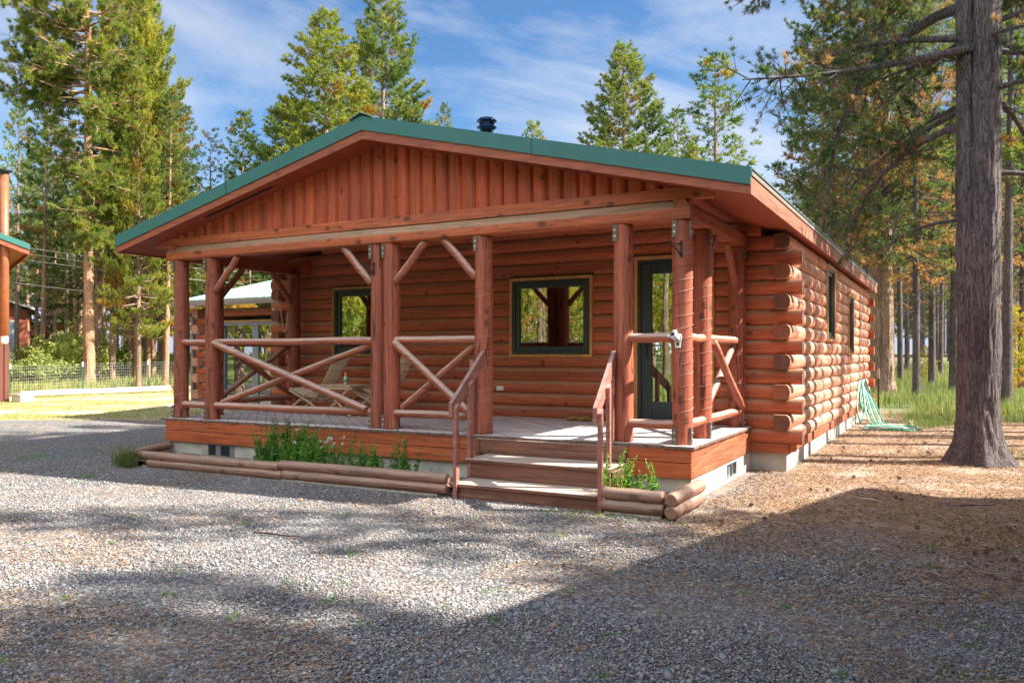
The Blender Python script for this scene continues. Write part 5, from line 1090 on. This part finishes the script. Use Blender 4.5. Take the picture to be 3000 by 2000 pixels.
for i in range(80):
    a_ = rng.uniform(-1.35, 1.35); d = rng.uniform(36, 54); x, y = CX-4+d*math.sin(a_)*1.2, CY-d*abs(math.cos(a_))-3; far_tree(rng.choice(['K0', 'K1', 'A1']), x, y, rng.uniform(7, 13), 1.3, 'one of many pines across the drive, behind the viewer', GB)
for i in range(90):
    a_ = rng.uniform(-1.35, 1.35); d = rng.uniform(56, 85); x, y = CX-4+d*math.sin(a_)*1.1, CY-d*abs(math.cos(a_))-3; far_tree(rng.choice(['K0', 'K1']), x, y, rng.uniform(9, 15), 1.9)
for i in range(46):
    x = rng.uniform(-42, -9); y = -13-0.56*(x-9.5)-rng.uniform(0, 1)**1.4*26; far_tree(rng.choice(['A0', 'D0', 'K0', 'C1', 'K1']), x, y, rng.uniform(9, 15), 1.0, 'one of many pines standing left of the viewer', 'pines left of the viewer')

build_wood('woods', 'dense pine wood standing across the drive behind and left of the viewer')
# ---- thick trunks modelled on their own
def big_trunk(stems, flare, seed, rough=0.03, ring=72, rows=150, lobes=7, cleft=None):
    V = []; F = []; n = 0
    for (x0, y0, x1, y1, ztop, r0, r1, fl) in stems:
        for j in range(rows+1):
            t = (j/rows)**1.35; z = -0.15+t*(ztop+0.15); cx_, cy_ = x0+(x1-x0)*t, y0+(y1-y0)*t; r = r0+(r1-r0)*t
            for k in range(ring):
                a_ = 2*math.pi*k/ring; f = fl*math.exp(-max(0, z)/0.22)*(0.55+0.55*math.sin(lobes*a_*0.5+seed)**2+0.35*noise.noise(Vector((math.cos(a_)*2, math.sin(a_)*2, seed))))
                f += fl*0.28*math.exp(-max(0, z)/0.9)
                rg = abs(noise.noise(Vector((math.cos(a_)*6.5*r/0.3+seed, math.sin(a_)*6.5*r/0.3, z*1.6))))*2-0.5
                rg2 = noise.noise(Vector((math.cos(a_)*16*r/0.3, math.sin(a_)*16*r/0.3+seed, z*5)))
                rr = r+f*r0+rough*(rg+0.35*rg2)
                if cleft is not None:
                    da = (a_-cleft+math.pi) % (2*math.pi)-math.pi; rr -= r*0.34*math.exp(-(da/0.13)**2)*max(0, 1-max(0, z)/0.85)
                V.append((cx_+math.cos(a_)*rr, cy_+math.sin(a_)*rr, z))
        for j in range(rows):
            for k in range(ring): F.append((n+j*ring+k, n+j*ring+(k+1) % ring, n+(j+1)*ring+(k+1) % ring, n+(j+1)*ring+k))
        n = len(V)
    return rawmesh('trunk', V, F, smooth=True)
def boughs(seed, limbs, tuft=0.13, m=9, wr=0.09, dens=1.0, dead=0.35, mat='needle_brown', barkm='bark_grey', tint=0.4):
    """limbs given as (x,y,z, azimuth, length, rise, curl); returns limb mesh and needle mesh"""
    rs = np.random.RandomState(seed); tr = MB(); P = []; D = []; S = []; T = []
    for (x, y, z, az, l, el, curl) in limbs:
        pts = [np.array([x, y, z], float)]; ns = 8
        for s in range(ns):
            el += curl/ns; az += rs.uniform(-0.16, 0.16); pts.append(pts[-1]+np.array([math.cos(az)*math.cos(el), math.sin(az)*math.cos(el), math.sin(el)])*l/ns)
        rb = 0.018+0.013*l; tr.tube(pts, [rb*(1-0.85*s/ns) for s in range(ns+1)], 6, False, True)
        for k in range(int(l/0.20*dens)):
            s = rs.uniform(0.22, 1); f = s*ns; i0 = min(ns-1, int(f)); q = pts[i0]+(pts[i0+1]-pts[i0])*(f-i0); dl = pts[i0+1]-pts[i0]; dl /= np.linalg.norm(dl)
            dt = dl*rs.uniform(0.2, 1)+rs.normal(0, 0.55, 3); dt /= np.linalg.norm(dt); lw = rs.uniform(0.3, 0.75)*(0.5+0.16*l); e1 = q+dt*lw*0.5+np.array([0, 0, -0.03]); e2 = e1+(dt+np.array([0, 0, rs.uniform(-0.1, 0.5)]))*lw*0.5
            tr.tube([q, e1, e2], [0.011, 0.008, 0.003], 3, False, False)
            for qq in range(2):
                w0 = q+(e1-q)*rs.uniform(0.4, 1); w1 = w0+(dt+rs.normal(0, 0.6, 3))*lw*0.4; tr.tube([w0, w1], [0.006, 0.002], 3, False, False)
                bare = rs.uniform() < 0.3; tt = 0.92 if rs.uniform() < dead else tint+rs.normal(0, 0.15)
                if not bare:
                    for (a_, b_) in ((w0, w1), (e1, e2)):
                        kk = rs.randint(2, 5)
                        for c_ in range(kk): t = 0.35+0.65*(c_+rs.uniform(0, 1))/kk; P.append(a_+(b_-a_)*t); D.append((b_-a_)/(np.linalg.norm(b_-a_)+1e-6)*0.8+np.array([0, 0, 0.25])); S.append(tuft*rs.uniform(0.8, 1.2)); T.append(np.clip(tt, 0, 1))
    c = Cloud(); c.add(*blade_cloud(np.array(P), np.array(D), np.array(S), m, wr, 0.6, rs, np.array(T))); me = c.mesh('crown'); me.materials.append(M[mat])
    tm = bpy.data.meshes.new('limbs'); tm.from_pydata(tr.v, [], tr.f); tm.polygons.foreach_set('use_smooth', tr.sm); tm.materials.append(M[barkm]); tm.update(); return tm, me
def right_limbs(rs, x, y, z0, z1, n, l0, l1, azc, azs, el=(-0.25, 0.35)):
    return [(x, y, rs.uniform(z0, z1), azc+rs.uniform(-azs, azs), rs.uniform(l0, l1), rs.uniform(*el), rs.uniform(-0.7, 0.5)) for i in range(n)]
# the dark forked trunk at the right edge
bx0, by0 = spot(2248, 10.4)
e = empty('pine_tree', (bx0, by0, GZ), 'thick dark furrowed pine trunk, forked high up, at the right edge', 'tree')
rt = RT
link('trunk', big_trunk([(0.0, 0.0, -0.01, 0.0, 3.0, 0.222, 0.15, 0.85)], 1, 3.3, 0.026, cleft=-math.pi/2-0.35), 'bark_grey', e)
st = link('stem', big_trunk([(-0.125, 0.03, -0.20, 0.06, 15, 0.118, 0.08, 0.0), (0.065, -0.01, 0.14, 0.0, 16, 0.178, 0.11, 0.0)], 1, 5.1, 0.024, rows=110), 'bark_grey', e)
rs_ = np.random.RandomState(9)
lm = right_limbs(rs_, 0, 0, 4.6, 9, 17, 1.2, 3.2, math.pi*0.82, 1.3)+right_limbs(rs_, 0, 0, 9, 15, 40, 1.5, 3.2, 0, 3.14)+right_limbs(rs_, 0, 0, 4.4, 8, 12, 1.0, 2.6, 0.3, 1.2)
# the two long arched limbs
lm += [(-0.1, 0, 4.35, math.pi*0.86, 2.6, 0.15, -1.5), (-0.1, 0, 5.9, math.pi*0.80, 4.4, 0.35, -2.0), (-0.1, 0.1, 3.15, math.pi*0.88, 1.2, 0.1, -0.6), (0.2, 0, 3.7, 0.2, 1.5, 0.0, -0.4)]
tm, cm = boughs(31, lm, 0.085, 14, 0.055, 1.9, 0.25); link('limbs', tm, None, e); link('crown', cm, None, e)
# the thick trunk beyond the far cabin corner
x2, y2 = spot(2022, 26.5)
e = empty('pine_tree', (x2, y2, gz(x2, y2)), 'thick brown pine trunk just behind the far end of the side wall', 'tree')
link('trunk', big_trunk([(-0.14, 0, -0.10, 0, 16, 0.27, 0.13, 0.5), (0.17, 0.02, 0.10, 0, 14, 0.24, 0.08, 0.6)], 1, 1.2, 0.035, ring=48, rows=90), 'bark', e)
rs_ = np.random.RandomState(19)
tm, cm = boughs(37, right_limbs(rs_, 0, 0, 4.5, 16, 110, 1.6, 3.8, 0, 3.14), 0.14, 13, 0.06, 1.1, 0.22, tint=0.42); link('limbs', tm, None, e); link('crown', cm, None, e)
# the orange trunk behind the left fence, long boughs reaching left
x3, y3 = spot(205, 32.3)
e = empty('pine_tree', (x3, y3, gz(x3, y3)), 'big orange barked pine behind the left fence with boughs reaching left', 'tree')
link('trunk', big_trunk([(0, 0, -0.1, 0, 17, 0.215, 0.09, 0.35)], 1, 2.2, 0.022, ring=48, rows=100), 'bark_orange', e)
rs_ = np.random.RandomState(29); al = math.atan2(RT[1], RT[0])
lm = []
for (yv, l, n) in ((25, 3.2, 6), (75, 2.8, 7), (150, 3.0, 9), (190, 3.4, 8), (235, 1.6, 5), (325, 1.8, 7), (370, 1.3, 5)):
    for k in range(n): lm.append((0, 0, ht(yv, 31)+rs_.uniform(-0.6, 0.6)-GZ, al+math.pi+rs_.uniform(-0.75, 0.75), l*rs_.uniform(0.7, 1.05), rs_.uniform(-0.25, 0.1), rs_.uniform(0.2, 0.7)))
lm += right_limbs(rs_, 0, 0, 5.0, 14, 70, 1.0, 2.8, al, 1.3)+right_limbs(rs_, 0, 0, 11.5, 17, 40, 1.4, 2.6, 0, 3.14)
tm, cm = boughs(41, lm, 0.165, 15, 0.06, 1.2, 0.03, 'needle_yellow', 'bark_orange', 0.4); link('limbs', tm, None, e); link('crown', cm, None, e)

# ================================================================== SHRUBS, GRASS, STONES, LITTER
def shrub(x, y, h, r, seed, label, n=2600, leaf=0.06):
    rs = np.random.RandomState(seed); e = empty('shrub', (x, y, gz(x, y)), label, 'shrub', 'shrubs behind the left fence'); e['_o'] = (0, 0, 0); st = MB(); P = []; D = []
    for i in range(70):
        a_ = rs.uniform(0, 6.28); l = rs.uniform(0.5, 1)*r; hh = h*rs.uniform(0.45, 1.05)*(1-0.35*(l/r)**2); p1 = np.array([math.cos(a_)*l*0.5, math.sin(a_)*l*0.5, hh*0.5]); p2 = np.array([math.cos(a_)*l, math.sin(a_)*l, hh])
        st.tube([(0, 0, 0), p1, p2], [0.014, 0.01, 0.004], 3, False, False)
        for k in range(n//70):
            t = rs.uniform(0.2, 1)**0.6; q = (p1*(t*2) if t < 0.5 else p1+(p2-p1)*(t*2-1))+rs.normal(0, 0.10, 3); q[2] = max(0.05, q[2]); P.append(q); D.append(p2/np.linalg.norm(p2)*0.5)
    st.build('stems', plain('shrub_stem', (0.22, 0.15, 0.10), 0.9), e); c = Cloud(); P = np.array(P); c.add(*blade_cloud(P, np.array(D), np.full(len(P), leaf*1.5), 7, 0.28, 0.8, rs, rs.uniform(0, 1, len(P))*0.7+0.15)); link('leaves', c.mesh('leaves'), 'leaf', e)
for i, (u, q, h, r, lb) in enumerate([(150, 33.2, 2.3, 1.6, 'broad pale green shrub left of the big orange trunk'), (178, 35, 3.0, 1.3, 'tallest pale green shrub, just left of the orange trunk'), (110, 33.5, 2.1, 1.5, 'round pale green shrub in the middle of the left group'), (68, 31.5, 1.5, 1.3, 'low shrub nearest the workshop corner'), (245, 36, 2.5, 1.4, 'pale green shrub right of the orange trunk'), (285, 38, 1.9, 1.5, 'lower shrub farther right of the orange trunk'), (215, 36, 2.3, 1.2, 'shrub half hidden behind the orange trunk'), (330, 41, 1.3, 1.4, 'low green shrub near the left porch post'), (420, 45, 1.3, 1.6, 'low shrub seen between the leftmost porch posts')]):
    x, y = spot(u, q); shrub(x, y, h, r, 50+i, lb)

def grass(name, pts, h, wr, m, mat, label, seed, tr_=(0, 1), spread=0.35):
    rs = np.random.RandomState(seed); P = np.array(pts, float); c = Cloud(); hs_ = h*rs.uniform(0.5, 1.15, len(P))
    c.add(*blade_cloud(P, np.tile((0, 0, 1.0), (len(P), 1)), hs_, m, wr, spread, rs, np.clip(rs.normal((tr_[0]+tr_[1])/2, (tr_[1]-tr_[0])/4, len(P)), 0, 1)))
    tag(link(name, c.mesh(name), mat), label, 'grass', kind='stuff')
rs_ = np.random.RandomState(3); pts = []; hsc = []
for i in range(60000):                                         # meadow behind the right fence
    x = rs_.uniform(6.5, 34); y = 12.2+rs_.uniform(0, 1)**1.3*34
    if noise.noise(Vector((x*0.35, y*0.3, 5)))+0.55*min(1, (y-13.5)/3) < 0.05: continue
    if x < 8.6 and y < 15.5: continue
    pts.append((x, y, gz(x, y)-0.02))
grass('meadow_grass', pts, 0.38, 0.018, 3, 'grass', 'tall pale green grass filling the meadow behind the right fence', 1, (0.1, 0.9), 0.22)
pts = []
for i in range(900):
    x = 8.6+rs_.uniform(0, 5); y = rs_.uniform(9.5, 13.4)
    if noise.noise(Vector((x*0.9, y*0.9, 1))) > 0.12: pts += [(x+rs_.normal(0, 0.1), y+rs_.normal(0, 0.1), GZ-0.01) for k in range(14)]
for (cx_, cy_) in ((10.7, 5.3), (11.0, 6.6), (9.05, 10.0), (8.6, 12.3), (10.9, 4.0)): pts += [(cx_+rs_.normal(0, 0.25), cy_+rs_.normal(0, 0.25), GZ-0.01) for k in range(260)]
grass('grass_tufts', pts, 0.22, 0.02, 2, 'grass', 'loose green grass tufts growing through the pine litter', 2, (0.0, 0.7), 0.4)
pts = []
for i in range(52000):                                         # left lawn and under the fence
    u = rs_.uniform(-80, 660); q = rs_.uniform(16, 46); x, y = spot(u, q); a_ = -0.51*x+0.86*y
    if a_ < 6.2+1.1*noise.noise(Vector((x*0.5, y*0.5, 0))): continue
    if q < 29 and noise.noise(Vector((x*0.6, y*0.6, 9))) < -0.08: continue
    pts.append((x, y, gz(x, y)-0.01, q))
xf = lambda y: float(np.interp(y, [8, 11.7, 14.9, 18.4, 22], [-18.1, -19.5, -20.0, -20.4, -20.8]))
near = [p[:3] for p in pts if p[0] > xf(p[1])]; far_ = [p[:3] for p in pts if p[0] <= xf(p[1])]
grass('lawn_grass', near, 0.07, 0.05, 3, 'drygrass', 'short dry yellow green grass between the drive and the left fence', 4, (0.0, 0.9), 0.5)
grass('wild_grass', far_, 0.42, 0.03, 3, 'grass', 'taller green grass under the shrubs behind the left fence', 5, (0.2, 0.9), 0.3)
pts = []
for (u, v, n, s) in ((205, 1095, 60, 0.05), (75, 1050, 160, 0.3), (330, 1028, 80, 0.25), (220, 1040, 60, 0.2), (345, 1062, 200, 0.08), (1400, 1185, 160, 0.22), (1330, 1180, 60, 0.2)):
    q = (CZ-GZ)*FPX/((v-814.5)*1.2755); x, y = spot(u, q); pts += [(x+rs_.normal(0, s), y+rs_.normal(0, s*0.7), GZ) for k in range(n)]
for i in range(80):
    u, v = rs_.uniform(0, 2352), rs_.uniform(1000, 1568); q = (CZ-GZ)*FPX/((v-814.5)*1.2755); x, y = spot(u, q)
    if (-0.1 < x < 7.7 and y > -0.9): continue
    pts += [(x+rs_.normal(0, 0.035), y+rs_.normal(0, 0.03), GZ) for k in range(rs_.randint(4, 16))]
grass('gravel_weeds', pts, 0.034, 0.09, 3, 'herb', 'tiny green weeds dotted over the gravel drive', 6, (0.2, 0.9), 0.7)
q_ = 15.0; x, y = spot(505, 15.0)
pts = [(0.50+rs_.normal(0, 0.08), -0.98+rs_.normal(0, 0.04), GZ) for k in range(160)]
grass('grass_clump', pts, 0.26, 0.022, 2, 'grass', 'grass clump hugging the left end of the planter poles', 7, (0.0, 0.5), 0.22)

pts = []
for i in range(26000):
    x = rs_.uniform(-16, 22); y = rs_.uniform(-24, -10.5); pts.append((x, y, gz(x, y)-0.01))
grass('verge_grass', pts, 0.45, 0.03, 3, 'grass', 'tall green grass across the drive behind the viewer', 8, (0.2, 0.9), 0.3)
# crushed rock: angular stones, denser near the viewer
STM = Mat('crushed_rock', 0.9); a_t = STM.attr('tint')
STM.color(STM.mix(1.0, STM.ramp(a_t, [(0.0, (0.10, 0.10, 0.11)), (0.4, (0.225, 0.22, 0.232)), (0.75, (0.37, 0.355, 0.34)), (0.95, (0.48, 0.46, 0.43)), (0.965, (0.36, 0.21, 0.13)), (1.0, (0.40, 0.20, 0.12))]), STM.ramp(STM.noise(STM.pos(), 160, 3), [(0.3, 0.8), (0.7, 1.15)]), 'MULTIPLY'))
def in_gravel(x, y):
    W_ = noise.noise(Vector((x*0.55, y*0.55, 0)))*1.6
    d1 = min(1, max(0, (x-7.15+W_*0.3)/0.7)); d2 = min(1, max(0, (y+2.1+W_*0.7)/1.6)); md = d1*d2
    mg = min(1, max(0, (-0.51*x+0.86*y+0.45*W_-6.0)/0.5)); inside = (-0.02 < x < 7.33 and y > 0.0) or (0.3 < x < 5.05 and y > -0.83) or (5.08 < x < 7.45 and y > -0.8)
    return 0 if inside else (1-md)*(1-mg)
def scatter(n, qlo, qhi, fn, seed, pw=1.0):
    rs = np.random.RandomState(seed); out = []
    while len(out) < n:
        q = qlo+(qhi-qlo)*rs.uniform()**pw; u = rs.uniform(-60, 2412); x, y = spot(u, q)
        if rs.uniform() < fn(x, y): out.append((x, y, q))
    return np.array(out)
def stones(pts, size, seed, name, label):
    rs = np.random.RandomState(seed); n = len(pts); base = np.array([(1, 0, 0), (0, 1, 0), (-1, 0, 0), (0, -1, 0), (0.2, 0.15, 0.9), (0.1, -0.1, -0.8), (-0.45, 0.4, 0.75)])
    fc = np.array([(0, 1, 4), (1, 6, 4), (1, 2, 6), (2, 3, 6), (3, 4, 6), (3, 0, 4), (1, 0, 5), (2, 1, 5), (3, 2, 5), (0, 3, 5)])
    s = size*np.exp(rs.normal(0, 0.38, n)); v = base[None]*(1+rs.uniform(-0.35, 0.35, (n, 7, 3))); sc_ = np.stack([rs.uniform(0.7, 1.3, n), rs.uniform(0.6, 1.1, n), rs.uniform(0.4, 0.8, n)], 1); v = v*sc_[:, None]*s[:, None, None]
    a_ = rs.uniform(0, 6.28, n); tl = rs.uniform(-0.5, 0.5, n); ca, sa = np.cos(a_), np.sin(a_); x = v[..., 0]*ca[:, None]-v[..., 1]*sa[:, None]; y = v[..., 0]*sa[:, None]+v[..., 1]*ca[:, None]; z = v[..., 2]+x*np.sin(tl)[:, None]*0.6
    V = np.stack([x+pts[:, 0:1], y+pts[:, 1:2], z+GZ+0.002+s[:, None]*0.15], -1).reshape(-1, 3); F = (fc[None]+(np.arange(n)*7)[:, None, None]).reshape(-1, 3); T = np.repeat(rs.uniform(0, 1, n), 7)
    tag(link(name, rawmesh(name, V, F, T), STM.m), label, 'gravel', kind='stuff')
stones(scatter(190000, 2.6, 10.5, in_gravel, 5, 1.3), 0.0066, 6, 'gravel_stones', 'angular grey crushed rock covering the drive')
# fallen needles, bark bits and cones on the litter
def in_duff(x, y):
    W_ = noise.noise(Vector((x*0.55, y*0.55, 0)))*1.6
    d1 = min(1, max(0, (x-6.6+W_*0.3)/0.9)); d2 = min(1, max(0, (y+3.4+W_*0.9)/2.6)); inside = (x < 7.75 and y > 2.5) or (-0.02 < x < 7.45 and y > -0.95)
    return 0 if inside or y > 14 else d1*d2*(0.35+0.9*max(0, noise.noise(Vector((x*1.3, y*1.3, 4)))+0.4))
pts = scatter(30000, 4.5, 22, in_duff, 8, 1.1); rs = np.random.RandomState(9); n = len(pts)
P = np.stack([pts[:, 0], pts[:, 1], np.full(n, GZ+0.006)+rs.uniform(0, 0.018, n)], 1); an = rs.uniform(0, 6.28, n); D = np.stack([np.cos(an), np.sin(an), rs.normal(0, 0.15, n)], 1)
c = Cloud(); c.add(*blade_cloud(P, D, np.full(n, 0.06), 2, 0.026, 0.12, rs, rs.uniform(0, 1, n)))
LT = Mat('fallen_needles', 0.85); LT.color(LT.ramp(LT.attr(), [(0, (0.18, 0.10, 0.06)), (0.5, (0.42, 0.26, 0.15)), (1, (0.62, 0.45, 0.29))]))
tag(link('pine_litter', c.mesh('pine_litter'), LT.m), 'fallen orange brown pine needles strewn beside the cabin', 'litter', kind='stuff')
def in_patch(x, y): return in_gravel(x, y)*(1.0 if noise.noise(Vector((x*0.7+3, y*0.9, 6))) > 0.12 else 0.06)
pts = scatter(17000, 3.0, 13, in_patch, 28, 1.2); rs = np.random.RandomState(29); n = len(pts)
P = np.stack([pts[:, 0], pts[:, 1], np.full(n, GZ+0.010)+rs.uniform(0, 0.008, n)], 1); an = rs.uniform(0, 6.28, n); D = np.stack([np.cos(an), np.sin(an), rs.normal(0, 0.1, n)], 1)
c = Cloud(); c.add(*blade_cloud(P, D, np.full(n, 0.045), 2, 0.028, 0.12, rs, rs.uniform(0, 0.9, n)))
tag(link('blown_needles', c.mesh('blown_needles'), LT.m), 'thin drifts of brown pine needles blown over the gravel', 'litter', kind='stuff')
pts = scatter(6000, 5.0, 20, in_duff, 18, 1.2); rs = np.random.RandomState(19); n = len(pts)
P = np.stack([pts[:, 0], pts[:, 1], np.full(n, GZ+0.012)], 1); D = rs.normal(0, 1, (n, 3)); D[:, 2] *= 0.35
c = Cloud(); c.add(*blade_cloud(P, D, np.full(n, 0.020), 3, 0.22, 0.4, rs, rs.uniform(0, 0.25, n)))
LT2 = Mat('bark_bits', 0.95); LT2.color(LT2.ramp(LT2.attr(), [(0, (0.09, 0.055, 0.04)), (0.3, (0.22, 0.13, 0.09)), (1, (0.5, 0.4, 0.3))]))
tag(link('bark_crumbs', c.mesh('bark_crumbs'), LT2.m), 'dark bark crumbs and broken twigs in the pine litter', 'litter', kind='stuff')
pc = MB(); rs = np.random.RandomState(2); k = 0
for j in range(9):
    for i in range(8):
        t = j/8; r = 0.024*math.sin(0.35+t*2.5)+0.003; a_ = i*0.785+j*0.39; cx_, cy_, cz_ = r*math.cos(a_), r*math.sin(a_), t*0.055
        ca, sa = math.cos(a_), math.sin(a_); pc.add([(cx_*0.4, cy_*0.4, cz_-0.002), (cx_*1.25-sa*0.006, cy_*1.25+ca*0.006, cz_+0.004), (cx_*1.35, cy_*1.35, cz_+0.010), (cx_*1.25+sa*0.006, cy_*1.25-ca*0.006, cz_+0.004)], [(0, 1, 2, 3)])
cone0 = None; spots_ = scatter(34, 5.4, 14, lambda x, y: 1.0 if in_duff(x, y) > 0.5 else 0, 22, 1.2)
for i, (x, y, q) in enumerate(spots_):
    if cone0 is None: cone0 = pc.build('pine_cone', plain('cone_scales', (0.17, 0.11, 0.075), 0.9)); o = cone0
    else: o = cone0.copy(); COL.objects.link(o)
    o.location = (x, y, GZ+0.02); o.rotation_euler = (1.4+0.3*math.sin(i), 0, i*1.3); o.scale = (0.6, 0.6, 0.6); tag(o, 'small open pine cone lying on the pine litter', 'pine cone', 'cones on the pine litter')
# a few sticks
for i, (u, v, l, a_, lb) in enumerate([(635, 1233, 0.42, 0.15, 'thin reddish stick lying across the sunny gravel'), (2245, 1165, 0.35, 0.6, 'short dark twig near the foot of the big trunk'), (1990, 1150, 0.3, 2.6, 'bleached twig on the litter below the big trunk'), (930, 1105, 0.3, 2.9, 'pale wood splinter on the shaded gravel before the planter')]):
    q = (CZ-GZ)*FPX/((v-814.5)*1.2755); x, y = spot(u, q); dx, dy = math.cos(a_)*l/2, math.sin(a_)*l/2
    tag(MB().tube([(x-dx, y-dy, GZ+0.02), (x-dx*0.3, y-dy*0.3+0.012, GZ+0.022), (x+dx*0.4, y+dy*0.4-0.012, GZ+0.02), (x+dx, y+dy, GZ+0.022)], [0.007, 0.008, 0.006, 0.004], 6).build('stick', ['rust', 'rust', 'greylog', 'greylog'][i]), lb, 'stick')
